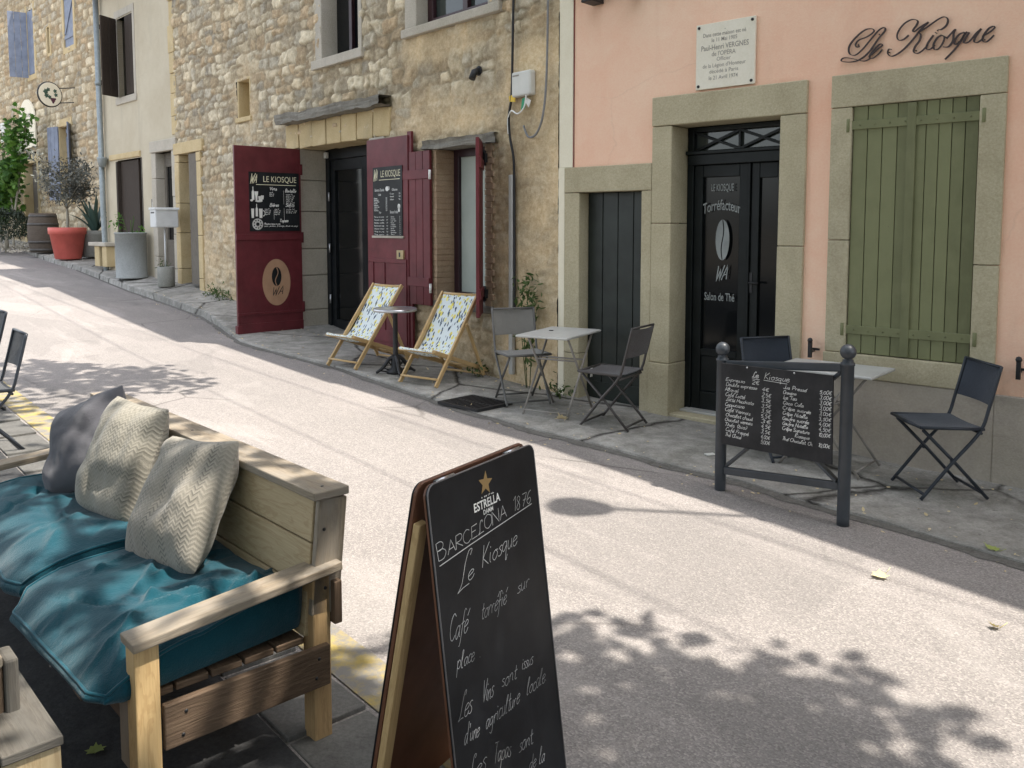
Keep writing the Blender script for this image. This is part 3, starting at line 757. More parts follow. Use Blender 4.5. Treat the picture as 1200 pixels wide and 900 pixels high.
def roof(parent, x0, x1, ys, h0, name='roof', back=5.0, rise=1.6):
    """tiled roof: ys = list of (x, overhang)"""
    mb = MB()
    xs = [p[0] for p in ys]
    N = len(ys); b = 0
    for x, ov, *hh in ys:
        h = hh[0] if hh else h0
        mb.v += [(x,-ov,h),(x,back,h+rise),(x,back,h+rise+.16),(x,-ov,h+.16)]
    for i in range(N-1):
        a = i*4; c = a+4
        for k in range(4):
            k2 = (k+1) % 4
            mb.face((a+k, c+k, c+k2, a+k2), [(0,0),(1,0),(1,1),(0,1)])
    mb.face((0,1,2,3)); e = (N-1)*4; mb.face((e+3,e+2,e+1,e))
    return mb.build(name, ROOFTILE, parent)

PALET = [(.53,.42,.25),(.61,.49,.30),(.46,.37,.235),(.66,.55,.36),(.55,.385,.20),(.42,.36,.26),(.62,.52,.34),(.52,.45,.32),(.50,.36,.19)]
def rubble(name, x0, x1, z0, z1, step, ops, seed, parent, course=(.13,.25), width=(.16,.46), mortar=(.36,.29,.195), cover=None, depth=.034, wobble=.05, warm=1.0, rough=.012, gap=.020):
    R = np.random.RandomState(seed)
    nx = int(round((x1-x0)/step)); nz = int(round((z1-z0)/step))
    X, Z = np.meshgrid(np.linspace(x0, x1, nx+1), np.linspace(z0, z1, nz+1), indexing='ij')
    wx = X+(NZ(X+seed, Z, 2.6, 3)-.5)*.12+(NZ(X, Z+seed, 10, 3)-.5)*.055
    wz = Z+(NZ2(X+seed, Z*1.3, .9, 3)-.5)*wobble*3.2+(NZ2(X, Z+seed, 8.0, 3)-.5)*.075
    # stones: loosely coursed blocks, each with its own half sizes, tilt and corner roundness
    F1 = np.full(X.shape, 9.0); F2 = np.full(X.shape, 9.0); sid = np.zeros(X.shape); rx = np.zeros(X.shape); tilt = np.zeros(X.shape)
    cells = []; z = z0-.2
    while z < z1+.2:
        rh = R.uniform(*course); x = x0-.3-R.rand()*.2
        while x < x1+.3:
            w = R.uniform(*width)*(.7+rh*1.7)
            if R.rand() < .16 and rh > .15:          # two thin stones instead of one
                k = R.uniform(.4, .6)
                cells += [(x+w/2, z+rh*k/2, w/2, rh*k/2), (x+w/2, z+rh*(1+k)/2, w/2, rh*(1-k)/2)]
            elif R.rand() < .12: cells.append((x+w/2, z+rh*.5+R.uniform(-.05,.05), w/2, rh*.72))
            else: cells.append((x+w/2, z+rh/2+R.uniform(-.018,.018), w/2, rh/2))
            x += w
        z += rh
    X0, Z0 = X[0,0], Z[0,0]
    for (cx, cz, ha, hb_) in cells:
        ha *= R.uniform(.94, 1.12); hb_ *= R.uniform(.94, 1.14); tl = R.normal()*.07; p = R.uniform(4.5, 12.0); tx, tz = R.normal(0, .07), R.normal(0, .07); q1, q2 = R.rand(), R.rand()
        i0 = max(0, int((cx-ha*1.6-.12-X0)/step)); i1 = min(nx+1, int((cx+ha*1.6+.12-X0)/step)+1); j0 = max(0, int((cz-hb_*1.8-.16-Z0)/step)); j1 = min(nz+1, int((cz+hb_*1.8+.16-Z0)/step)+1)
        if i1 <= i0 or j1 <= j0: continue
        sl = (slice(i0, i1), slice(j0, j1)); dx = wx[sl]-cx; dz = wz[sl]-cz
        u_ = np.abs(dx+dz*tl*2)/ha; v_ = np.abs(dz-dx*tl)/hb_
        d = ((u_**p+v_**p)**(1/p)-1)*min(ha, hb_)
        n1 = d < F1[sl]
        F2[sl] = np.where(n1, F1[sl], np.minimum(F2[sl], d)); F1[sl] = np.where(n1, d, F1[sl])
        sid[sl] = np.where(n1, q1, sid[sl]); rx[sl] = np.where(n1, q2, rx[sl]); tilt[sl] = np.where(n1, dx*tx+dz*tz, tilt[sl])
    dist = np.minimum((F2-F1)*.5, .012-F1+.02)
    fb = NZ3(X, Z, 16, 4)-.5; fb2 = NZ(X, Z, 5, 3)-.5
    g = gap+(NZ2(X, Z, 7, 2)-.5)*.016
    pr = np.clip((dist-g+.013)/.020, 0, 1); pr = pr*pr*(3-2*pr)
    c = np.zeros(X.shape) if cover is None else np.clip(cover(X, Z), 0, 1)
    c = np.clip(c+(NZ3(X, Z, 3.3, 4)-.5)*np.where(c > .02, 1.1, 0), 0, 1)
    H = pr*(depth*.55+depth*.45*sid+tilt+fb2*.026+fb*rough*3.2)*(1-c)+c*(depth*.62)+(1-pr)*(fb*.012)*(1-c)+c*(fb*.012+fb2*.012)
    pal = np.array(PALET); pal = pal*.68+.32*pal.mean(1, keepdims=True); ci = (rx*len(pal)).astype(int) % len(pal)
    sc = pal[ci]*(.74+.34*sid)[..., None]*np.array([1.0, 1-.018*warm, 1-.07*warm])
    sc = sc*(1+.7*fb[..., None])*(1+.55*(NZ2(X+3*rx, Z+5*sid, 8, 3)-.5))[..., None]
    mo = (np.array(mortar)*(1-c[..., None])+np.array((.58,.45,.28))*c[..., None])*(1+.7*(NZ2(X, Z, 4, 5)-.5))[..., None]
    a = np.clip(pr*(1-c), 0, 1)[..., None]
    colr = sc*a+mo*(1-a)
    keep = np.ones((nx, nz), bool)
    CX = (X[:-1,:-1]+X[1:,1:])/2; CZ = (Z[:-1,:-1]+Z[1:,1:])/2
    for o in ops: keep &= ~((CX > o[0]) & (CX < o[1]) & (CZ > o[2]) & (CZ < o[3]))
    idx = np.arange((nx+1)*(nz+1)).reshape(nx+1, nz+1)
    q = np.stack([idx[:-1,:-1], idx[1:,:-1], idx[1:,1:], idx[:-1,1:]], -1)[keep]
    co = np.stack([X, -H, Z], -1).reshape(-1, 3)
    me = bpy.data.meshes.new(name)
    me.vertices.add(len(co)); me.vertices.foreach_set('co', co.ravel())
    me.loops.add(q.size); me.loops.foreach_set('vertex_index', q.ravel().astype(np.int32))
    me.polygons.add(len(q)); me.polygons.foreach_set('loop_start', np.arange(0, q.size, 4, dtype=np.int32)); me.polygons.foreach_set('loop_total', np.full(len(q), 4, np.int32))
    me.polygons.foreach_set('use_smooth', np.ones(len(q), bool))
    at = me.attributes.new('Col', 'FLOAT_COLOR', 'POINT')
    at.data.foreach_set('color', np.concatenate([np.clip(colr, 0.01, 1), np.ones(X.shape+(1,))], -1).ravel())
    me.materials.append(STONEATT); me.update(); me.validate()
    o = bpy.data.objects.new(name, me); COL.objects.link(o); o.parent = parent
    return o

def blocks(mb, x0, x1, y0, y1, z0, z1, hs, rnd, jit=.004):
    """a jamb of stacked cut stones"""
    z = z0
    while z < z1-.02:
        h = rnd.uniform(*hs); zt = min(z+h, z1)
        if z1-zt < .1: zt = z1
        mb.b2(x0+rnd.uniform(-jit, jit), x1+rnd.uniform(-jit, jit), y0+rnd.uniform(-jit, jit), y1, z+.003, zt-.003); z = zt
    return mb
def planks(mb, x0, x1, y0, y1, z0, z1, n, rnd, gap=.004):
    w = (x1-x0)/n
    for i in range(n):
        a = rnd.uniform(-.0015, .0015)
        mb.b2(x0+i*w+gap/2, x0+(i+1)*w-gap/2, y0+a, y1+a, z0, z1)
    return mb
rb = random.Random(21)

# ================================================================== pink house
PH = thing('pink_house', 'salmon pink rendered house with olive grey stone door and window surrounds', 'house', OP, AP)
ops = [(.17, .95, -.4, 2.1), (1.1, 2.2, -.4, 2.62), (2.57, 3.51, .72, 2.62), (.36, 1.16, 3.85, 4.75), (2.6, 3.5, 3.95, 4.75)]
mb = wall_sheet(MB(), .155, 8, -.4, 5.2, ops); mb.poly([(.155,0,5.2),(8,0,5.2),(8,0,5.9),(2.4,0,5.9)]); mb.build('wall', PINK, PH)
mb = MB(); mb.b2(0, .155, -.014, .2, 2.223, 5.2); mb.b2(-.004, .068, -.016, .2, -.4, 2.223)
mb.build('corner_strip', CREAM, PH, .004)
mb = MB(); mb.b2(.156, .166, -.006, .1, 2.226, 5.2); mb.build('edge_line', REDLINE, PH)
mb = MB(); mb.b2(2.315, 2.494, -.035, .1, -.4, .63); mb.b2(2.494, 3.6, -.033, .1, -.4, .632); mb.b2(3.6, 8, -.036, .1, -.4, .628)
mb.build('plinth', PLINTH, PH, .006)
mb = MB()                                                    # surround of the small door
mb.b2(.072, .242, -.02, .16, -.4, .55); mb.b2(.07, .24, -.022, .16, .555, 1.995); mb.b2(.07, .998, -.024, .16, 2.0, 2.222)
mb.b2(.898, .998, -.021, .16, -.4, 1.996)
mb.build('side_door_surround', TRIM, PH, .006)
mb = MB()                                                    # surround of the entrance
mb.b2(1.0, 1.196, -.045, .27, -.4, .56); mb.b2(1.002, 1.19, -.03, .27, .564, 1.72); mb.b2(1.002, 1.188, -.028, .27, 1.724, 2.512)
mb.b2(2.106, 2.31, -.042, .27, -.4, .54); mb.b2(2.11, 2.31, -.03, .27, .545, 1.55); mb.b2(2.112, 2.312, -.028, .27, 1.554, 2.512)
mb.b2(1.0, 2.312, -.032, .27, 2.516, 2.752)
mb.build('entrance_surround', TRIM, PH, .008)
mb = MB()
mb.b2(2.49, 2.638, -.022, .2, .804, 1.6); mb.b2(2.49, 2.638, -.024, .2, 1.604, 2.526); mb.b2(3.442, 3.59, -.022, .2, .804, 1.45); mb.b2(3.442, 3.592, -.024, .2, 1.454, 2.526)
mb.b2(2.488, 3.592, -.026, .2, 2.53, 2.755); mb.b2(2.486, 3.594, -.04, .2, .634, .80)
mb.build('window_surround', TRIM, PH, .006)
# small side door
d = planks(MB(), .243, .897, .11, .145, -.1, 1.996, 4, rb, .006); sd = d.build('side_door', DKGREEN, PH, .003, 1)
mb = MB(); mb.b2(.243, .897, .104, .11, .16, .30); mb.build('kick_rail', DKGREEN, sd, .002)
mb = MB(); mb.b2(.80, .88, .096, .109, 1.43, 1.445); mb.b2(.805, .825, .085, .1, 1.42, 1.455); mb.build('latch', IRON, sd)
# entrance
ed = MB()
ed.b2(1.19, 1.25, .22, .30, -.1, 2.512); ed.b2(2.05, 2.108, .22, .30, -.1, 2.512); ed.b2(1.25, 2.05, .22, .30, 2.47, 2.512)
ed.b2(1.22, 2.09, .19, .28, 2.20, 2.285); ed.b2(1.20, 2.10, .17, .26, 2.285, 2.315)
ED = ed.build('entrance_door', BLKGREEN, PH, .006)
mb = MB(); mb.poly([(1.25,.27,2.315),(2.05,.27,2.315),(2.05,.27,2.47),(1.25,.27,2.47)]); mb.build('transom_glass', REFL, ED)
mb = MB()
for k in range(2):
    a = 1.25+k*.4
    mb.beam((a,.245,2.318),(a+.4,.245,2.468),.02,.022,(0,1,0)); mb.beam((a,.250,2.468),(a+.4,.250,2.318),.02,.022,(0,1,0))
    mb.beam((a+.4,.247,2.315),(a+.4,.247,2.47),.018,.018,(0,1,0))
mb.build('transom_bars', BLKGREEN, ED)
mb = MB()                                                    # glazed leaf with a timber bottom panel
mb.b2(1.252, 1.33, .235, .285, .15, 2.20); mb.b2(1.66, 1.735, .235, .285, .15, 2.20); mb.b2(1.33, 1.66, .236, .285, 2.1, 2.20); mb.b2(1.33, 1.66, .236, .285, .15, .32)
mb.b2(1.33, 1.66, .25, .28, .32, .62); mb.b2(1.33, 1.66, .236, .285, .62, .68); mb.b2(1.735, 1.76, .222, .29, .15, 2.20)
mb.build('glazed_leaf', BLKGREEN, ED, .006)
mb = MB()
mb.b2(1.762, 1.83, .24, .285, .15, 2.20); mb.b2(1.98, 2.048, .24, .285, .15, 2.20); mb.b2(1.83, 1.98, .241, .285, 2.08, 2.2); mb.b2(1.83, 1.98, .241, .285, .15, .3); mb.b2(1.83, 1.98, .242, .285, .66, .74)
mb.build('narrow_leaf', BLKGREEN, ED, .005)
mb = MB(); mb.poly([(1.33,.264,.68),(1.66,.264,.68),(1.66,.264,2.1),(1.33,.264,2.1)]); mb.poly([(1.83,.266,.3),(1.98,.266,.3),(1.98,.266,2.08),(1.83,.266,2.08)])
mb.build('door_glass', GLASS, ED)
mb = MB(); mb.tube([(1.77,.235,1.25),(1.77,.20,1.25),(1.80,.195,1.25),(1.86,.195,1.25)], .009, 8); mb.b2(1.755, 1.785, .234, .24, 1.17, 1.33); mb.build('door_handle', IRON, ED)
pl = Plane2((0,.235,0), (1,0,0), (0,0,1), .0)
mb = MB(); print_text(mb, pl, 'LE KIOSQUE', 1.41, 1.985, 1.61, .058, .004); mb.build('glass_lettering', LETTERWHITE, ED)
mb = MB(); print_text(mb, pl, 'Torr\u00e9facteur', 1.335, 1.797, 1.675, .085, .008, arc=.035); mb.build('glass_lettering', LETTERWHITE, ED)
mb = MB(); print_text(mb, pl, 'Salon de Th\u00e9', 1.362, 1.09, 1.634, .065, .008); mb.build('glass_lettering', LETTERWHITE, ED)
mb = MB(); write(mb, pl, 'WA', 1.455, 1.25, 1.56, 1.27, .12, .009, .3); mb.build('glass_lettering', LETTERWHITE, ED)
mb = MB()
def bean(mb, pl, cx, cy, rx, ry, m=0, rot=0.0):
    """coffee bean: two halves with an S shaped slit"""
    for sgn in (-1, 1):
        P = []
        for i in range(19):
            t = PI/2-PI*i/18
            P.append((cx+sgn*rx*math.cos(t), cy+ry*math.sin(t)))
        for i in range(13):
            y = -1+2*i/12; P.append((cx+sgn*rx*.07+rx*.16*math.sin(y*PI), cy+ry*y*.97))
        poly2(mb, pl, P if sgn > 0 else P, 0, m)
bean(mb, pl, 1.518, 1.588, .062, .165)
mb.build('bean_emblem', LETTERWHITE, ED)
mb = MB(); mb.b2(1.19, 2.11, -.02, .3, .03, .15); mb.build('threshold', TRIM, PH, .008)
mb = MB(); mb.b2(1.21, 2.09, .12, .24, .15, .168); mb.build('sill_strip', TABLEGREY, PH, .004)
# shuttered window
for k, (a, b) in enumerate(((2.642, 3.038), (3.042, 3.438))):
    sh = planks(MB(), a, b, -.004, .03, .806, 2.527, 5 if k else 4, rb, .0045).build('window_shutter', GREENSH, PH, .002, 1)
    for z in (.97, 2.40):
        st = MB(); st.b2(a-.03 if k == 0 else a+.012, b-.012 if k == 0 else b+.03, -.018, -.0045, z-.03, z+.03)
        for q in range(4):
            x = a+.05+q*.1; st.lathe([(.008, 0), (.006, .004), (0, .006)], 8, (x, -.018, z), Matrix.Rotation(PI/2, 3, 'X'))
        x = a-.03 if k == 0 else b+.03
        st.tube([(x, -.02, z-.045), (x, -.02, z+.045)], .013, 8)
        st.build('hinge_strap', GREENSH, sh, .002, 1)
mb = MB(); mb.b2(3.005, 3.062, -.021, -.004, .81, 2.522); mb.build('shutter_cover_strip', GREENSH, PH, .003)
for x in (2.405, 3.735):
    mb = MB(); mb.tube([(x,-.0,.79),(x,-.07,.79)], .007, 8); mb.b2(x-.012, x+.012, -.085, -.06, .75, .86); mb.lathe([(0,-.022),(.016,-.014),(.02,0),(.014,.014),(0,.02)], 8, (x,-.075,.875)); mb.b2(x-.02, x+.05, -.03, -.018, .80, .815)
    mb.build('shutter_catch', IRON, PH)
# upper windows, their sills just above the picture
for a, b, z in ((.36, 1.16, 3.85), (2.6, 3.5, 3.95)):
    f = MB(); f.b2(a-.13, a, -.02, .2, z, 4.75); f.b2(b, b+.13, -.02, .2, z, 4.75); f.b2(a-.13, b+.13, -.023, .2, 4.753, 4.95); f.b2(a-.16, b+.16, -.075, .2, z-.13, z-.003)
    F = f.build('window', TRIM, PH, .005)
    planks(MB(), a, b, .05, .08, z, 4.75, 8, rb, .006).build('closed_shutter', GREENSH, F, .003, 1)
for x in (.42, .82):
    mb = MB(); mb.b2(x-.06, x+.06, -.17, -.0, 3.60, 3.655); mb.build('sill_bracket', IRON, PH, .006)
interior(PH, .02, 7.9, 5.17)
roof(PH, 0, 8, [(-.05, .0, 5.18), (1.2, .02, 5.54), (2.4, .05, 5.9), (3.2, .07), (4.3, .22), (5.1, .32), (6.4, .52), (8, .7)], 5.9)

# wall sign in iron script
NIB = (.55, .95, .45, .9)
SC = {
'Ls':[(2.672,2.94),(2.653,2.933),(2.644,2.954),(2.666,2.98),(2.714,2.992),(2.751,3.01),(2.767,3.027),(2.75,3.044),(2.703,3.041),(2.641,2.998),(2.601,2.945),(2.605,2.896),(2.645,2.881),(2.692,2.913),(2.739,2.964),(2.794,3.023),(2.826,3.039),(2.84,3.033),(2.836,3.012),(2.795,2.966),(2.736,2.888),(2.675,2.846),(2.616,2.838),(2.562,2.847),(2.548,2.859),(2.566,2.872),(2.616,2.863),(2.704,2.833),(2.752,2.848)],
'e':[(2.751,2.867),(2.798,2.904),(2.825,2.922),(2.813,2.933),(2.783,2.915),(2.751,2.877),(2.742,2.854),(2.763,2.844),(2.799,2.865),(2.826,2.895)],
'K1':[(2.994,2.965),(2.963,2.942),(2.931,2.942),(2.919,2.971),(2.933,3.011),(2.968,3.048),(3.013,3.064),(3.047,3.049),(3.041,3.023),(3.02,2.994),(3.029,2.983),(3.068,3.009),(3.115,3.031)],
'K2':[(3.115,3.031),(3.069,2.991),(3.022,2.933),(2.974,2.884),(2.929,2.853),(2.888,2.841),(2.863,2.862),(2.868,2.889),(2.887,2.887)],
'K3':[(3.056,2.974),(3.112,3.003),(3.172,3.039),(3.21,3.049),(3.232,3.029),(3.225,2.994),(3.195,2.972),(3.174,2.975)],
'K4':[(3.056,2.974),(3.07,2.954),(3.062,2.918),(3.037,2.885),(3.029,2.853),(3.052,2.838),(3.082,2.851),(3.116,2.883)],
'i':[(3.149,2.942),(3.116,2.897),(3.108,2.861),(3.131,2.854),(3.16,2.877)],'id':[(3.157,2.959),(3.163,2.955),(3.17,2.95)],
'o':[(3.197,2.935),(3.172,2.921),(3.151,2.883),(3.157,2.85),(3.183,2.851),(3.207,2.884),(3.215,2.919),(3.197,2.935),(3.227,2.917)],
's':[(3.228,2.908),(3.277,2.959),(3.269,2.934),(3.267,2.889),(3.242,2.856),(3.208,2.859)],
'q':[(3.332,2.933),(3.303,2.924),(3.279,2.892),(3.279,2.865),(3.305,2.875),(3.333,2.915),(3.348,2.935)],'q2':[(3.34,2.932),(3.305,2.866),(3.265,2.817),(3.224,2.777)],
'u':[(3.361,2.929),(3.334,2.884),(3.335,2.866),(3.363,2.871),(3.399,2.914),(3.43,2.941)],'u2':[(3.43,2.941),(3.399,2.897),(3.392,2.867),(3.413,2.859),(3.445,2.881)],
'e2':[(3.436,2.891),(3.483,2.915),(3.505,2.935),(3.498,2.945),(3.471,2.934),(3.444,2.894),(3.441,2.864),(3.466,2.856),(3.504,2.89)]}
def thick_ribbon(mb, pl, pts, w, depth, nib):
    n = len(pts); b = len(mb.v)
    for i in range(n):
        a = pts[max(i-1,0)]; c = pts[min(i+1,n-1)]; dx, dy = c[0]-a[0], c[1]-a[1]; l = math.hypot(dx, dy) or 1
        ww = w*(.5+1.0*abs(dx*.35+dy*.94)/l*(1 if dy < 0 else .75))
        for d in (depth, 0):
            mb.v.append(tuple(pl.p(pts[i][0]-dy/l*ww/2, pts[i][1]+dx/l*ww/2, d))); mb.v.append(tuple(pl.p(pts[i][0]+dy/l*ww/2, pts[i][1]-dx/l*ww/2, d)))
    for i in range(n-1):
        a = b+4*i; c = a+4
        mb.face((a+1,c+1,c,a)); mb.face((a,c,c+2,a+2)); mb.face((a+1,a+3,c+3,c+1))
    mb.face((b,b+2,b+3,b+1)); e = b+4*(n-1); mb.face((e,e+1,e+3,e+2))
mb = MB(); pl = Plane2((0,0,0), (1,0,0), (0,0,1), .012)
for P in SC.values(): thick_ribbon(mb, pl, smooth_poly([(x, y, False) for x, y in P], 5), .0082, .008, None)
for x, y in ((2.66,2.95),(2.80,3.0),(2.87,2.87),(3.04,2.86),(3.22,2.92),(3.17,2.97),(3.45,2.87),(3.30,2.88)):
    mb.tube([pl.p(x, y, 0), pl.p(x, y, -.013)], .004, 6)
ws = mb.build('script_sign', SIGNBLACK); ws.location = OP; ws.rotation_euler = (0, 0, AP)
tag(ws, 'black iron script lettering fixed on the pink wall above the green shutters', 'sign')

# marble plaque
PQ = thing('marble_plaque', 'white marble memorial plaque with engraved lines above the dark entrance door', 'plaque', pinkw(1.65, -.0, 3.02), AP)
mb = MB(); mb.b2(-.25, .25, -.028, -.006, -.25, .25); mb.build('slab', MARBLE, PQ, .003)
for x, z in ((-.225,.225),(.225,.225),(-.225,-.225),(.225,-.225)):
    mb = MB(); mb.lathe([(.012,0),(.011,.006),(0,.009)], 10, (x,-.028,z), Matrix.Rotation(PI/2,3,'X')); mb.build('fixing_stud', IRON, PQ)
mb = MB(); pl = Plane2((-1.65,-.028,-3.02), (1,0,0), (0,0,1), .0012)
for s_, a, b, z, h, wg in (('Dans cette maison est n\u00e9',1.462,1.825,3.167,.030,.006),('le 11 Mai 1905',1.537,1.752,3.124,.030,.004),('Paul-Henri VERGNES',1.447,1.848,3.064,.040,.006),("de l'OP\u00c9RA",1.539,1.742,3.016,.034,.004),('Officier',1.583,1.702,2.976,.030,.002),("de la L\u00e9gion d'Honneur",1.462,1.827,2.930,.030,.002),('d\u00e9c\u00e9d\u00e9 \u00e0 Paris',1.52,1.766,2.885,.029,.0),('le 21 Avril 1974',1.517,1.763,2.836,.030,.004)):
    print_text(mb, pl, s_, a, z, b, h, wg)
print_text(mb, pl, '+', 1.643, 3.205, 1.657, .012)
mb.build('engraving', INK, PQ)

# ================================================================== stone house with the burgundy doors
SH = thing('stone_house', 'rubble stone house with burgundy double doors and small shuttered window', 'house', OP, AS)
sops = [(-5.12, -3.08, -.5, 2.86), (-1.88, -.98, .86, 2.55), (-4.35, -3.42, 3.80, 5.1), (-2.22, -.96, 3.86, 5.1), (-6.97, -6.5, 3.32, 3.86), (-9.6, -8.5, -.5, 3.0)]
def cov(X, Z):
    c = np.clip((X+1.15)/.5, 0, 1)*.92*np.clip((3.75-Z)/.4, 0, 1)
    c = np.maximum(c, .95*np.exp(-(((X+1.75)/.75)**4+((Z-3.62)/.2)**4)))
    c = np.maximum(c, .75*np.exp(-(((X+1.6)/1.0)**4+((Z-2.9)/.3)**4)))
    c = np.maximum(c, .8*np.clip((-6.2-X)/.8, 0, 1)*np.clip((2.4-Z)/1.2, 0, 1)*.75)
    c = np.maximum(c, .5*np.exp(-(((X+6.75)/.45)**4+((Z-3.5)/.6)**4)))
    c = np.maximum(c, .8*np.clip((.95-Z)/.3, 0, 1)*np.clip((X+3)/.4, 0, 1)*.7)
    return c
rubble('wall', -9.6, 0.0, -.5, 6.4, .02, sops+[(-2.75, .1, 5.24, 6.5)], 4, SH, (.095, .205), (.13, .38), (.33, .27, .185), cov, .034, .05, 1.0, .015, .014)
def slab(mb, x0, x1, y0, y1, z0, z1, sd):
    cs = []; n = 6
    for (a, b), (c, d) in ((((y0,z0)),((y0,z1))), (((y0,z1)),((y1,z1))), (((y1,z1)),((y1,z0))), (((y1,z0)),((y0,z0)))):
        for i in range(n): cs.append((a+(c-a)*i/n, b+(d-b)*i/n))
    cs.append(cs[0]); N = len(cs)-1; cy, cz = (y0+y1)/2, (z0+z1)/2
    def f(u, v):
        k = int(round(u*N)) % N; y, z = cs[k]; x = x0+(x1-x0)*v
        n1 = float(NZ(x*5+sd, y*9+z*13, 1, 4))-.5; n2 = float(NZ2(x*2.2+sd, z*20+y*7, 1, 4))-.5; st_ = float(NZ3(math.floor(x*3.1+sd)*.77, 2.5, 1, 1))-.5
        return (x+n1*.03, cy+(y-cy)*(1+n2*.35)+n1*.02+st_*.04, cz+(z-cz)*(1+n1*.8)+n2*.02+st_*.02)
    mb.grid(f, N, int((x1-x0)/.03), False)
# main doorway
mb = MB()
n = 7; xs = [-5.32+2.54*i/n for i in range(n+1)]
for i in range(n):
    t0, t1 = xs[i], xs[i+1]; lean = (i-(n-1)/2)*.02
    mb.box(((t0+t1)/2+lean*.5, .16, 2.905), (t1-t0-.006, .40+rb.uniform(-.01,.01), .335), Matrix.Rotation(lean*1.1, 3, 'Y'))
mb.build('doorway_lintel', OCHRE, SH, .012)
mb = MB()
slab(mb, -5.36, -2.72, -.20, .08, 3.065, 3.185, 3)
x = 9
while x < -2.75:
    w = rb.uniform(.2, .7); x2 = min(x+w, -2.72)
    mb.box(((x+x2)/2, -.06+rb.uniform(-.02,.02), 3.115+rb.uniform(-.015,.015)), (x2-x-.004, .26+rb.uniform(-.03,.03), .085+rb.uniform(-.015,.03)), Matrix.Rotation(rb.uniform(-.02,.02), 3, 'Y')); x = x2
mb.build('dripstone', SLABST, SH)
blocks(MB(), -5.32, -4.995, -.05, .42, -.3, 2.738, (.34, .52), rb).build('doorway_jamb', GREYST, SH, .014, 2); blocks(MB(), -3.195, -2.86, -.05, .42, -.3, 2.738, (.3, .5), rb).build('doorway_jamb', GREYST, SH, .014, 2)
mb = MB(); mb.b2(-4.99, -3.2, -.08, .5, -.1, .285); mb.build('doorstep', GREYST, SH, .012)
f = MB(); f.b2(-4.992, -4.90, .36, .46, .285, 2.735); f.b2(-3.29, -3.198, .36, .46, .285, 2.735); f.b2(-4.90, -3.29, .36, .46, 2.60, 2.735); f.b2(-4.0, -3.92, .37, .45, .285, 2.6)
gd = f.build('glazed_door', DOORGREY, SH, .006)
mb = MB(); mb.b2(-4.90, -4.80, .39, .44, .285, 2.6); mb.b2(-4.10, -4.0, .39, .44, .285, 2.6); mb.b2(-4.80, -4.10, .391, .44, 2.45, 2.6); mb.b2(-4.80, -4.10, .391, .44, .285, .42)
mb.b2(-3.92, -3.84, .39, .44, .285, 2.6); mb.b2(-3.36, -3.29, .39, .44, .285, 2.6); mb.b2(-3.84, -3.36, .391, .44, 2.45, 2.6); mb.b2(-3.84, -3.36, .391, .44, .285, .5)
mb.build('door_leaf_frame', DOORGREY, gd, .006)
mb = MB(); mb.poly([(-4.8,.42,.42),(-4.1,.42,.42),(-4.1,.42,2.45),(-4.8,.42,2.45)]); mb.poly([(-3.84,.42,.5),(-3.36,.42,.5),(-3.36,.42,2.45),(-3.84,.42,2.45)]); mb.build('door_glass', GLASS, gd)
for z in (.7, 1.4, 2.1):
    mb = MB(); mb.tube([(-4.89,.35,z-.06),(-4.89,.35,z+.06)], .012, 8); mb.build('door_hinge', CHROME, gd)
mb = MB(); mb.b2(-4.93, -4.87, .30, .345, 2.62, 2.70); mb.build('door_sensor', PLASTICW, SH, .004)
# burgundy leaf swung out into the street
zl, zt = .285, 2.72
lf = MB(); lf.b2(-4.915, -4.872, -.985, -.075, zl, zt)
LF = lf.build('burgundy_door', BURG, SH, .004)
for a_, b_ in ((1.52, 1.60), (zl, zl+.16), (.55, .585)):
    mb = MB(); mb.b2(-4.872, -4.858, -.985, -.075, a_, b_); mb.build('door_rail', BURG, LF, .004)
for z in (.62, 1.55, 2.45):
    mb = MB(); mb.tube([(-4.895,-.055,z-.07),(-4.895,-.055,z+.07)], .018, 8); mb.b2(-4.92, -4.868, -.09, -.06, z-.05, z+.05); mb.build('door_hinge', BURG2, LF)
mb = MB(); mb.b2(-4.935, -4.855, -1.0, -.93, zl-.02, zl+.14); mb.build('door_bolt', BURG2, LF, .006)
# burgundy leaf folded back against the wall
l2 = MB(); l2.b2(-3.15, -2.30, -.105, -.06, .30, 2.70); L2 = l2.build('burgundy_door', BURG2, SH, .004)
mb = MB(); mb.b2(-3.12, -2.33, -.117, -.105, 1.28, 1.33); mb.b2(-3.12, -3.02, -.117, -.105, .36, 1.28); mb.b2(-2.43, -2.33, -.117, -.105, .36, 1.28); mb.b2(-3.02, -2.43, -.116, -.105, .36, .5); mb.b2(-2.79, -2.775, -.116, -.105, .5, 1.28); mb.b2(-2.33, -2.25, -.09, -.058, .30, 2.74)
mb.build('door_panel_frame', BURG2, L2, .004)
mb = MB(); mb.b2(-2.505, -2.375, -.128, -.105, 1.33, 1.43); mb.build('lock_box', m_paint('brass_lock', (.42, .33, .17), .4), L2, .004)
mb = MB(); mb.b2(-2.455, -2.43, -.131, -.127, 1.355, 1.405); mb.build('keyhole', IRON, L2)
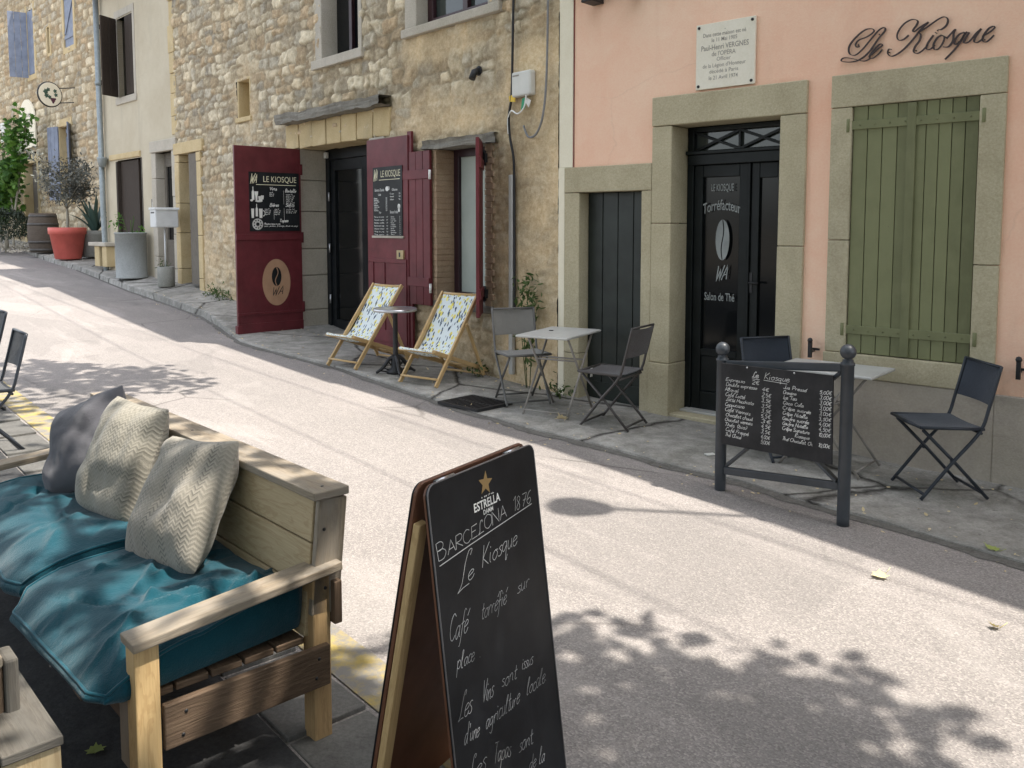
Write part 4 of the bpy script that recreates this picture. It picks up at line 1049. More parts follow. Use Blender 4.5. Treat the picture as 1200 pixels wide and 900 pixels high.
# narrow shutter beside it
s1 = planks(MB(), -2.42, -1.90, -.095, -.062, .84, 2.51, 4, rb, .005); S1 = s1.build('window_shutter', BURG2, SH, .003, 1)
for a_, b_ in ((2.21, 2.31), (1.04, 1.14)):
    mb = MB(); mb.b2(-2.41, -1.91, -.108, -.096, a_, b_); mb.build('shutter_batten', BURG2, S1, .003, 1)
for z in (2.2, .98):
    mb = MB(); mb.tube([(-1.89,-.1,z),(-1.89,-.1,z+.1)], .014, 8); mb.build('shutter_hinge', WHTAG, S1)
s2 = MB(); dv = Vector((.73, -.68, 0)).normalized(); hg = Vector((-1.05, -.07, 0)); R2 = Matrix.Rotation(math.atan2(dv.y, dv.x), 3, 'Z')
for k in range(3): s2.box(hg+dv*(.09+.17*k)+Vector((0,0,1.68)), (.166,.034,1.70), R2)
S2 = s2.build('window_shutter', BURG2, SH, .003, 1)
for z in (1.05, 2.3):
    mb = MB(); mb.box(hg+dv*.26+R2 @ Vector((0,.024,0))+Vector((0,0,z)), (.5,.014,.1), R2); mb.build('shutter_batten', BURG2, S2, .003, 1)
for z in (2.3, .95):
    mb = MB(); mb.tube([(-1.03,-.045,z),(-1.03,-.045,z+.15)], .02, 8); mb.b2(-1.06, -.98, -.08, -.03, z+.03, z+.12); mb.build('shutter_hinge', IRON, S2)
# window
mb = MB(); mj = MB(); mb.b2(-1.97, -1.858, -.036, .25, .90, 2.515); mj.b2(-1.022, -.93, -.036, .25, .90, 2.515)
z = .90; k = 0
while z < 2.46:
    h = .0615; o_ = .0 if k % 2 else .03
    mb.b2(-2.0+o_, -1.852+rb.uniform(-.003,.003), -.043+rb.uniform(-.003,.003), .26, z, z+h-.006)
    mj.b2(-1.03+rb.uniform(-.003,.003), -.90-o_, -.043+rb.uniform(-.003,.003), .26, z, z+h-.006); z += h; k += 1
mb.build('window_jamb', BRICK, SH, .003, 1); mj.build('window_jamb', BRICK, SH, .003, 1)
mb = MB(); slab(mb, -2.05, -.84, -.085, .26, 2.52, 2.615, 8); mb.build('window_lintel', SLABST, SH)
mb = MB(); mb.b2(-1.98, -.92, -.05, .26, .82, .90); mb.build('window_sill', SLABST, SH, .012)
f = MB(); f.b2(-1.85, -1.76, .19, .25, .90, 2.52); f.b2(-1.12, -1.03, .19, .25, .90, 2.52); f.b2(-1.76, -1.12, .19, .25, 2.44, 2.52); f.b2(-1.76, -1.12, .19, .25, .90, .99)
wf = f.build('window_frame', m_paint('plum_frame', (.03, .012, .018), .4), SH, .005)
mb = MB(); mb.poly([(-1.76,.225,.99),(-1.12,.225,.99),(-1.12,.225,2.44),(-1.76,.225,2.44)]); mb.build('curtained_pane', CURTAIN, wf)
# upper windows
mb = MB(); mb.b2(-4.50, -4.33, -.03, .3, 3.82, 5.1); mb.b2(-3.44, -3.36, -.03, .3, 3.82, 5.1); mb.b2(-4.55, -3.30, -.07, .3, 3.70, 3.815); mb.build('upper_window_surround', GREYST, SH, .01)
mb = MB(); mb.b2(-4.33, -3.44, .20, .26, 3.815, 5.1); mb.build('upper_window_pane', GLASS, SH)
mb = MB(); mb.b2(-3.95, -3.88, .15, .2, 3.815, 5.1); mb.b2(-4.33, -3.44, .151, .2, 3.815, 3.875); mb.build('upper_window_frame', m_paint('plum_frame_dark', (.035, .014, .018), .4), SH, .005)
mb = MB(); mb.b2(-2.42, -2.20, -.045, .3, 3.86, 5.1); mb.b2(-.98, -.8, -.045, .3, 3.86, 5.1); mb.b2(-2.46, -.78, -.075, .3, 3.76, 3.855); mb.build('upper_window_surround', GREYST, SH, .01)
mb = MB(); mb.b2(-2.2, -.98, .16, .18, 3.86, 5.1); mb.build('upper_window_pane', REFL, SH)
mb = MB(); mb.b2(-2.2, -2.10, .11, .16, 3.856, 5.1); mb.b2(-1.08, -.98, .11, .16, 3.856, 5.1); mb.b2(-1.57, -1.49, .108, .16, 3.9, 5.1); mb.b2(-2.1, -1.08, .109, .16, 3.856, 3.95); mb.build('upper_window_frame', m_paint('plum_frame_mid', (.045, .016, .02), .4), SH, .005)
# niche
mb = MB(); mb.b2(-6.97, -6.93, -.02, .3, 3.32, 3.86); mb.b2(-6.54, -6.5, -.02, .3, 3.32, 3.86); mb.b2(-6.97, -6.5, .22, .3, 3.32, 3.86); mb.b2(-6.97, -6.5, -.02, .3, 3.86, 3.9); mb.b2(-7.0, -6.46, -.05, .3, 3.25, 3.32); mb.build('wall_niche', OCHRE, SH, .01)
# doorway in yellow stone at the far end
mb = MB(); blocks(mb, -9.62, -9.42, -.05, .4, .3, 2.93, (.5, .75), rb); blocks(mb, -8.62, -8.44, -.05, .4, .3, 2.93, (.5, .75), rb); mb.b2(-9.64, -8.34, -.06, .4, 2.935, 3.13)
mb.build('yellow_door_surround', OCHRE, SH, .012)
mb = planks(MB(), -9.43, -8.6, .25, .29, .5, 2.94, 5, rb, .012); pd = mb.build('plank_door', GREYDOOR, SH, .004, 1)
mb = MB(); mb.b2(-9.0, -8.625, -.03, .02, .72, 2.92); mb.build('open_plank_leaf', GREYDOOR, pd, .004)
interior(SH, -9.58, -.02, 5.25)
roof(SH, -9.6, 0, [(-2.75, .02), (.1, .02)], 5.25)
roof(SH, -9.6, -2.75, [(-9.7, .06), (-2.73, .06)], 6.4)

# ================================================================== narrow beige house
GH = thing('beige_house', 'narrow beige rendered house with brown wooden shutters and stone framed glazed door', 'house', OG, AG)
gops = [(-2.72, -1.90, 4.22, 5.72), (-2.95, -1.64, -.2, 3.0), (-.95, -.12, -.2, 3.03)]
wall_sheet(MB(), -3.69, -.02, 3.15, 6.4, gops).build('wall', BEIGE, GH)
mb = wall_sheet(MB(), -3.69, -.02, -.3, 3.15, gops, .006); mb.build('lower_wall', OLDBEIGE, GH)
mb = blocks(MB(), -.16, .06, -.03, .2, 3.3, 6.4, (.3, .5), rb, .02); mb.build('corner_stones', OCHRE, GH, .012)
f = MB(); f.b2(-2.84, -2.72, -.012, .2, 4.12, 5.86); f.b2(-1.90, -1.80, -.012, .2, 4.12, 5.86); f.b2(-2.84, -1.80, -.014, .2, 5.74, 5.88); f.b2(-2.86, -1.78, -.03, .2, 4.08, 4.21)
gw = f.build('window_surround', GREYST, GH, .006)
planks(MB(), -2.30, -1.91, -.01, .03, 4.23, 5.71, 2, rb, .008).build('closed_shutter', DARKWOOD, gw, .003, 1)
mb = MB(); R = Matrix.Rotation(math.radians(-62), 3, 'Z'); c = Vector((-2.70, -.03, 4.97))+R @ Vector((.19, 0, 0))
for i in range(2): mb.box(Vector((-2.70,-.03,4.97))+R @ Vector((.1+.2*i,0,0)), (.19,.035,1.5), R)
for z in (4.45, 5.5): mb.box(Vector((-2.70,-.03,z))+R @ Vector((.2,-.03,0)), (.38,.02,.09), R)
mb.build('open_shutter', DARKWOOD, gw, .003, 1)
mb = MB(); mb.b2(-2.72, -2.3, .1, .12, 4.2, 5.72); mb.build('window_pane', GLASS, gw)
mb = MB(); mb.b2(-2.9, -1.95, .04, .08, .3, 2.98); sd = mb.build('brown_door', DARKWOOD, GH, .004)
mb = MB(); mb.b2(-2.98, -2.90, -.03, .06, .3, 2.98); mb.build('door_post', DARKWOOD, sd)
R = Matrix.Rotation(math.radians(-35), 3, 'Z'); mb = MB()
for i in range(2): mb.box(Vector((-1.66,.0,1.65))-R @ Vector((.09+.17*i,0,0)), (.165,.04,2.7), R)
mb.build('open_door_leaf', GREYDOOR, sd, .003, 1)
mb = MB(); mb.b2(-3.35, -1.70, -.035, .1, 3.02, 3.13); mb.build('door_lintel', OCHRE, GH, .012)
mb = blocks(MB(), -1.1, -.90, -.04, .2, .3, 3.03, (.6, .9), rb); blocks(mb, -.16, .05, -.04, .2, .3, 3.03, (.6, .9), rb); mb.b2(-1.12, .06, -.06, .2, 3.035, 3.24)
mb.build('glazed_door_surround', GREYST, GH, .012)
f = MB(); f.b2(-.90, -.82, .12, .18, .5, 3.03); f.b2(-.24, -.16, .12, .18, .5, 3.03); f.b2(-.56, -.50, .12, .18, .5, 3.0); f.b2(-.82, -.24, .121, .18, 2.78, 3.03); f.b2(-.82, -.24, .121, .18, 1.35, 1.45); f.b2(-.82, -.24, .122, .175, .5, 1.35)
gdr = f.build('glazed_door', GREYDOOR, GH, .005)
mb = MB(); mb.poly([(-.82,.15,1.45),(-.24,.15,1.45),(-.24,.15,2.78),(-.82,.15,2.78)]); mb.build('door_glass', GLASS, gdr)
mb = MB(); mb.b2(-1.2, -1.08, -.02, .0, 2.0, 2.2); hn = mb.build('number_plate', m_paint('dark_enamel', (.04, .045, .06), .4), GH, .004)
mb = MB(); print_text(mb, Plane2((0,-.02,0),(1,0,0),(0,0,1),.002), '8', -1.165, 2.05, -1.115, .1, .006); mb.build('plate_digit', WHITEINK, hn)
interior(GH, -3.67, -.04, 6.4, .3)
roof(GH, -3.8, .1, [(-3.9, .30), (.1, .30)], 6.4)
mb = MB(); mb.tube([(-3.62,-.09,6.4),(-3.62,-.09,2.0),(-3.56,-.09,1.0),(-3.56,-.09,.55)], .055, 12); mb.lathe([(.075,-.05),(.075,.05)], 12, (-3.62,-.09,3.05)); mb.lathe([(.062,-.05),(.10,.12),(.10,.14)], 12, (-3.48,-.12,2.95)); mb.lathe([(.07,-.04),(.07,.04)], 12, (-3.62,-.09,4.6))
mb.build('drainpipe', ZINC, GH)

# ================================================================== far stone house
FH = thing('far_stone_house', 'coursed stone house with blue grey shutters behind the potted plants', 'house', OF, AG)
fops = [(-10.0, -9.35, 6.16, 8.0), (-6.5, -5.72, 6.45, 8.0), (-8.06, -7.8, 6.5, 7.27), (-7.3, -6.32, 2.45, 4.42), (-11.0, -9.6, .5, 3.9)]
rubble('wall', -15.0, 0.6, .0, 9.3, .035, fops, 9, FH, (.17, .27), (.2, .5), (.36, .285, .185), None, .05, .02, 1.2, .012, .022)
def shut(mb, hinge, ang, w, z0, z1, y=-.03):
    R = Matrix.Rotation(ang, 3, 'Z'); h = Vector((hinge, y, 0)); n = 3
    for i in range(n): mb.box(h+R @ Vector((w*(i+.5)/n, 0, (z0+z1)/2)), (w/n-.008, .035, z1-z0), R)
    for z in (z0+.25, z1-.25): mb.box(h+R @ Vector((w/2, -.028, z)), (w-.02, .02, .09), R)
    mb.beam(h+R @ Vector((.05,-.03,z0+.35)), h+R @ Vector((w-.05,-.03,z1-.4)), .08, .02, R @ Vector((0,1,0)))
    return mb
def fwindow(a, b, z0, z1, nm, yb=.15):
    f = MB(); f.b2(a-.14, a, -.045, .2, z0-.15, z1+.2); f.b2(b, b+.14, -.045, .2, z0-.15, z1+.2); f.b2(a, b, -.045, .2, z0-.16, z0)
    if z1 < 7.5: f.b2(a, b, -.046, .2, z1, z1+.2)
    F = f.build(nm, OCHRE, FH, .012)
    mb = MB(); mb.b2(a, b, yb, yb+.03, z0, z1); mb.build('window_pane', GLASS, F)
    return F
F1 = fwindow(-10.0, -9.35, 6.16, 8.0, 'window')
shut(MB(), -10.02, math.radians(-100), .50, 6.1, 8.0).build('open_shutter', BLUESH, F1, .003, 1)
shut(MB(), -9.35, math.radians(180), .60, 6.17, 8.0, -.02).build('closed_shutter', BLUESH, F1, .003, 1)
F2 = fwindow(-6.5, -5.72, 6.45, 8.0, 'window'); shut(MB(), -6.49, 0, .76, 6.46, 8.0, -.0).build('closed_shutter', BLUESH, F2, .003, 1)
F3 = fwindow(-7.3, -6.32, 2.45, 4.42, 'window')
shut(MB(), -6.3, math.radians(-22), .48, 2.42, 4.44, -.06).build('open_shutter', BLUESH, F3, .003, 1)
shut(MB(), -7.3, math.radians(196), .50, 2.42, 4.44, -.06).build('open_shutter', BLUESH, F3, .003, 1)
f = MB(); f.b2(-8.14, -8.04, -.045, .2, 6.44, 7.33); f.b2(-7.82, -7.72, -.045, .2, 6.44, 7.33); f.b2(-8.04, -7.82, -.044, .2, 7.24, 7.33); f.b2(-8.04, -7.82, -.044, .2, 6.44, 6.53); slw = f.build('slit_window', OCHRE, FH, .01)
mb = MB(); mb.b2(-8.04, -7.82, .12, .2, 6.53, 7.24); mb.build('window_pane', GLASS, slw)
f = MB(); f.b2(-11.2, -11.0, -.045, .3, .5, 3.6); f.b2(-9.6, -9.4, -.045, .3, .5, 3.6); f.b2(-11.2, -9.4, -.046, .3, 3.6, 3.85); f.build('door_surround', OCHRE, FH, .012)
mb = MB(); mb.b2(-11.0, -9.6, .2, .25, .5, 3.9); mb.build('door', GREYDOOR, FH, .004)
interior(FH, -14.9, .5, 9.3, .3)
roof(FH, -11, 0, [(-15, .02), (.6, .02)], 9.3)
# signs on the far house
AR = thing('arched_sign', 'arched cream sign board with faint lettering partly hidden by the grapevine', 'sign', farw(-10.28, 0), AG)
arc = [(-.87,4.05),(.87,4.05),(.87,4.75)]+[(.87*math.cos(PI*i/16), 4.75+.74*math.sin(PI*i/16)) for i in range(1, 16)]+[(-.87,4.75)]
mb = MB(); mb.prism(arc, (0,-.09,0), (1,0,0), (0,0,1), .04); mb.build('board', CREAM, AR)
mb = MB(); pl = Plane2((0,-.09,0),(1,0,0),(0,0,1),.003)
for t_, x_, z_, h2_, w_ in (('Cave', .42, 4.95, .2, .03), ('vins du pays', .58, 4.65, .13, .02), ('1.50', .3, 4.3, .12, .02)):
    mb = MB(); write(mb, pl, t_, -x_, z_, x_, z_, h2_, w_, .1); mb.build('lettering', INK, AR)
HS = thing('hanging_sign', 'round projecting sign painted with grapes and leaves on two iron brackets', 'sign', farw(-5.75, 0), AG)
sc = Vector((-.40, -.55, 5.14))       # centre, out from the wall
sx = Vector((.25, -.97, 0)).normalized()
mb = MB(); R = Matrix((sx, Vector((0,0,1)), sx.cross(Vector((0,0,1))))).transposed()
mb.lathe([(.30,-.03),(.31,-.02),(.31,.02),(.30,.03)], 28, sc, R); mb.build('disc', CREAM, HS)
mb = MB(); mb.tube([sc+sx*.31*math.cos(2*PI*i/28)+Vector((0,0,.31*math.sin(2*PI*i/28))) for i in range(28)], .026, 8, closed=True); mb.build('rim', IRON, HS)
for dz in (.19, -.19):
    mb = MB(); mb.tube([sc+sx*(-.26)+Vector((0,0,dz)), Vector((.0, 0.02, sc.z+dz))], .014, 6); mb.build('bracket', IRON, HS)
nn = sx.cross(Vector((0,0,1)))
for sgn in (1, -1):
    pl = Plane2(sc+nn*.031*sgn, sx*sgn, (0,0,1), .002); mb = MB()
    for x, y, r in ((-.12,.06,.08),(-.05,.12,.06),(.13,.10,.06),(.15,.0,.06),(-.1,-.04,.07),(-.02,-.07,.06)):
        poly2(mb, pl, [(x+r*(1 if k % 2 else .62)*math.cos(2*PI*k/10), y+r*(1 if k % 2 else .62)*math.sin(2*PI*k/10)) for k in range(10)])
    mb.build('painted_leaves', m_paint('sign_green', (.05, .10, .07), .6), HS)
    mb = MB()
    for x, y in ((.02,-.11),(.07,-.11),(.12,-.11),(.045,-.155),(.095,-.155),(.07,-.2)): disc(mb, pl, x, y, .03, .03, 12)
    mb.build('painted_grapes', m_paint('sign_grape', (.10, .03, .05), .6), HS)
NB = thing('notice_board', 'small white notice with a dark picture at the left edge of far wall', 'sign', farw(-13.1, 0), AG)
mb = MB(); mb.b2(-.30, .30, -.08, -.05, 4.43, 5.05); mb.build('panel', PLASTICW, NB)
mb = MB(); pl = Plane2((0,-.08,0),(1,0,0),(0,0,1),.003); disc(mb, pl, .03, 4.62, .16, .12, 14); write(mb, pl, 'vin', -.2, 4.85, .18, 4.85, .11, .016, .1); mb.build('print', INK, NB)

# ================================================================== posters on the burgundy doors
PO = thing('menu_poster', 'black drinks poster on the swung out burgundy door with drawn glasses and round plate', 'poster', OP, AS)
mb = MB(); mb.b2(-4.872, -4.864, -.80, -.105, 1.635, 2.395); mb.build('sheet', POSTER, PO)
pl = Plane2((-4.864, -.105, .285), (0,1,0), (0,0,1), .0015)      # x from -.70 to 0, z from 1.35 to 2.11
mb = MB(); print_text(mb, pl, 'LE KIOSQUE', -.50, 1.985, -.04, .075, -.002); write(mb, pl, 'WA', -.69, 1.955, -.60, 1.965, .12, .009, .3); rect2(mb, pl, -.60, 1.945, -.05, 1.952)
mb.build('heading', CREAMINK, PO)
mb = MB()
for t, x, z, w in (('Vins',-.42,1.88,.10),('Bouteille',-.20,1.86,.15),('Bi\u00e8res',-.42,1.67,.12),('Softs',-.20,1.67,.12),('Tapas',-.29,1.47,.12)): write(mb, pl, t, x, z, x+w, z, .042, .008, .3)
for x, z, n, w in ((-.42,1.845,3,.06),(-.19,1.825,7,.12),(-.49,1.63,4,.08),(-.355,1.63,4,.08),(-.19,1.63,3,.15)):
    for i in range(n): write(mb, pl, ['rouge','blanc','bi\u00e8re','pays','cola','limo','sirop'][i % 7]+' 3\u20ac', x, z-i*.022, x+w*(.75+.25*((i*7) % 4)/3), z-i*.022, .014, .003, .2, 0, 1)
write(mb, pl, 'Planche tapas mixte', -.50, 1.435, -.28, 1.435, .02, .004, .2, 0, 2); write(mb, pl, 'pain, jambon, fromage, olives du pays', -.50, 1.41, -.03, 1.41, .017, .003, .2, 0, 2)
rect2(mb, pl, -.225, 1.70, -.222, 1.88); rect2(mb, pl, -.365, 1.5, -.362, 1.62); rect2(mb, pl, -.222, 1.49, -.219, 1.65)
def bottle(x, z, w, h): poly2(mb, pl, [(x-w/2,z),(x+w/2,z),(x+w/2,z+h*.6),(x+w*.16,z+h*.75),(x+w*.16,z+h),(x-w*.16,z+h),(x-w*.16,z+h*.75),(x-w/2,z+h*.6)])
def glass(x, z, w, h): poly2(mb, pl, [(x-w*.38,z),(x+w*.38,z),(x+w/2,z+h),(x-w/2,z+h)])
bottle(-.645,1.75,.035,.17); glass(-.60,1.81,.05,.05); glass(-.60,1.73,.03,.08); glass(-.545,1.73,.06,.07); glass(-.52,1.76,.04,.05); disc(mb, pl, -.57, 1.735, .05, .012, 12); disc(mb, pl, -.665, 1.745, .02, .014, 10)
glass(-.655,1.52,.04,.12); bottle(-.60,1.54,.03,.16); glass(-.545,1.52,.05,.12)
Q = [(-.515+.028*math.cos(t), 1.58+.035*math.sin(t)) for t in [PI/2-PI*i/10 for i in range(11)]]; ribbon(mb, pl, Q, .009)
mb.build('text_and_drawings', WHITEINK, PO)
mb = MB(); disc(mb, pl, -.59, 1.44, .073, .073, 28); pt = mb.build('drawn_plate', m_paint('plate_grey', (.5,.5,.48), .7), PO)
mb = MB()
for i in range(9): disc(mb, pl, -.59+.05*math.cos(i*.7), 1.44+.05*math.sin(i*.7), .012, .008, 8, .001, 0, i)
disc(mb, pl, -.59, 1.44, .024, .024, 12, .001); mb.build('plate_pattern', POSTER, PO)
OV = thing('oval_sign', 'tan oval coffee bean emblem on lower half of the swung out burgundy door', 'sign', OP, AS)
pl = Plane2((-4.866, -.105+.0, .285), (0,1,0), (0,0,1), 0)
mb = MB(); mb.prism([(-.345+.195*math.cos(2*PI*i/40), .68+.305*math.sin(2*PI*i/40)) for i in range(40)], pl.O, pl.ex, pl.ey, .006); mb.build('plate', KRAFT, OV)
pl.off = .002
mb = MB(); disc(mb, pl, -.345, .755, .068, .125, 24); write(mb, pl, 'WA', -.42, .50, -.27, .515, .11, .009, .35); mb.build('bean', POSTER, OV)
mb = MB(); ribbon(mb, pl, [(-.345+.02*math.sin((i/12*2-1)*PI), .755+(i/12*2-1)*.118) for i in range(13)], .012); 
for v in range(len(mb.v)): mb.v[v] = (mb.v[v][0]+.001, mb.v[v][1], mb.v[v][2])
mb.build('bean_slit', KRAFT, OV)
P2 = thing('menu_poster', 'black coffee menu poster on the burgundy door folded against the wall', 'poster', OP, AS)
mb = MB(); mb.b2(-3.01, -2.40, -.113, -.105, 1.59, 2.375); mb.build('sheet', POSTER, P2)
mb = MB(); mb.b2(-3.03, -2.38, -.122, -.105, 1.565, 1.59); mb.build('ledge', GREYST, P2)
pl = Plane2((-2.705, -.113, 0), (1,0,0), (0,0,1), .0015)
mb = MB(); print_text(mb, pl, 'LE KIOSQUE', -.13, 2.26, .27, .075, -.002); write(mb, pl, 'WA', -.295, 2.215, -.215, 2.225, .12, .009, .3); rect2(mb, pl, -.17, 2.225, .26, 2.232); mb.build('heading', CREAMINK, P2)
mb = MB()
print_text(mb, pl, 'Boissons Chaudes', -.26, 2.10, -.06, .032, .004); print_text(mb, pl, 'Glaces', .10, 2.10, .21, .026, .003); print_text(mb, pl, 'Boissons Froides', .06, 1.845, .22, .032, .004); print_text(mb, pl, 'Caf\u00e9', -.19, 2.05, -.13, .022); print_text(mb, pl, 'Th\u00e9', -.18, 1.845, -.13, .022)
wd = ['Espresso','Caf\u00e9 allong\u00e9','Noisette','Double','Cappuccino','Latte','Viennois','Chocolat']
for i in range(8): write(mb, pl, wd[i], -.28, 2.015-i*.02, -.28+.07+.02*(i % 3), 2.015-i*.02, .012, .003, 0, 0, 1); write(mb, pl, '2,5', -.03, 2.015-i*.02, .0, 2.015-i*.02, .012, .003, 0, 0, 1)
for i in range(3): write(mb, pl, ['Coupe','Sorbet','Affogato'][i], .06, 2.06-i*.032, .14, 2.06-i*.032, .014, .003, 0, 0, 1); write(mb, pl, '3,5', .24, 2.06-i*.032, .27, 2.06-i*.032, .013, .003, 0, 0, 1)
for i in range(7): write(mb, pl, ['Th\u00e9 noir du matin','Th\u00e9 vert menthe','Rooibos vanille','Th\u00e9 des amants rouge','Infusion tilleul','Th\u00e9 fruits','Th\u00e9 jasmin'][i], -.28, 1.80-i*.034, -.07, 1.80-i*.034, .013, .003, 0, 0, 1); write(mb, pl, '4,0', -.02, 1.80-i*.034, .01, 1.80-i*.034, .013, .003, 0, 0, 1)
for i in range(10): write(mb, pl, ['Cola','Limonade','Ice tea','Sirop eau','Jus de pomme','Diabolo','Perrier','Citronnade','Orange','Tonic'][i], .07, 1.80-i*.022, .07+.07+.02*(i % 3), 1.80-i*.022, .011, .0028, 0, 0, 1); write(mb, pl, '3', .25, 1.80-i*.022, .265, 1.80-i*.022, .011, .0028, 0, 0, 1)
disc(mb, pl, .0, 2.125, .035, .028, 14); ribbon(mb, pl, [(.03+.02*math.cos(t), 2.13+.018*math.sin(t)) for t in [PI/2-PI*i/8 for i in range(9)]], .007); disc(mb, pl, .24, 1.92, .028, .03, 14); glass(.24, 1.86, .045, .07)
mb.build('text_and_drawings', WHITEINK, P2)

# ================================================================== meter box, cables, conduit
JB = thing('junction_box', 'white plastic junction box on the ochre wall with green and yellow tags', 'junction box', stonew(-.43, 0, 3.02), AS)
mb = MB(); mb.b2(-.13, .13, -.10, -.02, -.11, .12); mb.build('case', PLASTICW, JB, .018, 3)
mb = MB(); mb.b2(-.11, -.02, -.102, -.10, .075, .09); mb.build('printed_strip', INK, JB)
for nm, mt, P in (('green_tag', GRNTAG, [(-.01,-.13),(.05,-.12),(.03,-.22),(-.03,-.25)]), ('white_tag', WHTAG, [(.06,-.13),(.11,-.16),(.08,-.22),(.04,-.17)]), ('yellow_tag', YELTAG, [(-.2,-.09),(-.11,-.07),(-.11,-.15),(-.19,-.14)])):
    mb = MB(); mb.prism(P, (0,-.07,0), (1,0,0), (0,0,1), .006); mb.build(nm, mt, JB)
def cable(name, label, pts, r, mat):
    P = smooth_poly3(pts, 6); mb = MB(); mb.tube([p for p in P], r, 6)
    o = mb.build(name, mat); o.location = OP; o.rotation_euler = (0,0,AS); return tag(o, label, 'cable')
def smooth_poly3(P, sub):
    out = []; n = len(P)
    for i in range(n-1):
        p0, p1, p2, p3 = P[max(i-1,0)], P[i], P[i+1], P[min(i+2,n-1)]
        for k in range(sub):
            t = k/sub
            out.append(tuple(.5*(2*p1[j]+(-p0[j]+p2[j])*t+(2*p0[j]-5*p1[j]+4*p2[j]-p3[j])*t*t+(-p0[j]+3*p1[j]-3*p2[j]+p3[j])*t**3) for j in range(3)))
    return out+[tuple(P[-1])]
cable('wall_cable', 'thick black cable running down the ochre wall into the grey conduit', [(-.555,-.06,5.2),(-.565,-.06,4.2),(-.58,-.065,3.4),(-.60,-.06,2.95),(-.645,-.055,2.75),(-.63,-.055,2.55),(-.585,-.055,2.38),(-.57,-.055,2.2),(-.565,-.055,1.6),(-.56,-.055,.7)], .013, CABLEBLK)
cable('wall_cable', 'thin grey cable hanging in a loop beside the white corner strip', [(-.10,-.05,5.2),(-.11,-.05,3.9),(-.115,-.06,3.1),(-.15,-.07,2.72),(-.24,-.07,2.55),(-.36,-.06,2.53),(-.44,-.05,2.64)], .011, CABLEGRY)
cable('wall_cable', 'short white wire looping from the junction box to the black cable', [(-.36,-.09,2.91),(-.38,-.1,2.80),(-.47,-.1,2.75),(-.58,-.08,2.79),(-.655,-.06,2.72),(-.65,-.06,2.58)], .007, WHTAG)
mb = MB(); mb.b2(-.632, -.578, -.075, -.03, .26, 2.19); o = mb.build('cable_conduit', PVC, None, .008); o.location = OP; o.rotation_euler = (0,0,AS); tag(o, 'straight grey plastic conduit rising up the ochre wall behind grey chair', 'conduit')
mb = MB(); mb.lathe([(.05,-.01),(.045,.0),(.0,.0)], 12, (-1.12,-.05,3.24), Matrix.Rotation(PI/2,3,'X')); mb.tube([(-1.12,-.04,3.24),(-1.12,-.10,3.22),(-1.12,-.13,3.15)], .035, 10); o = mb.build('vent_stub', IRON); o.location = OP; o.rotation_euler = (0,0,AS); tag(o, 'short dark vent pipe stub sticking out of the rubble wall', 'vent pipe')
# street lamp above the picture, its shadow lies on the road
h_ = 6.3
a = lit_from(.42, 4.80, h_); wpt = pinkw(5.4, 0, 5.6)
LM = thing('street_lamp', 'wall mounted street lamp on an iron bracket high above the entrance', 'street lamp', (0,0,0))
mb = MB(); mb.tube(smooth_poly3([tuple(wpt), tuple(wpt.lerp(a, .35)+Vector((0,0,.45))), tuple(wpt.lerp(a, .8)+Vector((0,0,.25))), tuple(a+Vector((0,0,.22)))], 8), .02, 8); mb.tube(smooth_poly3([tuple(wpt+Vector((0,0,-.5))), tuple(wpt.lerp(a, .3)), tuple(wpt.lerp(a, .55)+Vector((0,0,.35)))], 6), .014, 8); mb.build('bracket', IRON, LM)
mb = MB(); mb.lathe([(.05,.24),(.17,.16),(.16,.12),(.11,-.16),(.03,-.2)], 8, a, None, 0, False); mb.build('lantern', IRON, LM)
# overhead lines
for i, (p, q) in enumerate((((-6.885,13.237),(-.4,6.252)), ((-6.316,11.967),(-2.706,7.636)))):
    d = Vector((q[0]-p[0], q[1]-p[1])).normalized()
    P0 = Vector(p)-d*9; P1 = Vector(q)+d*7; pts = []
    for k in range(25):
        t = k/24; c = P0.lerp(P1, t); pts.append(lit_from(c.x, c.y, 7.2-1.0*4*t*(1-t)))
    mb = MB(); mb.tube(pts, .006, 5)
    tag(mb.build('overhead_cable', CABLEBLK), ('overhead cable slung above the street nearer the facades', 'overhead cable slung above the middle of the street')[i], 'cable')

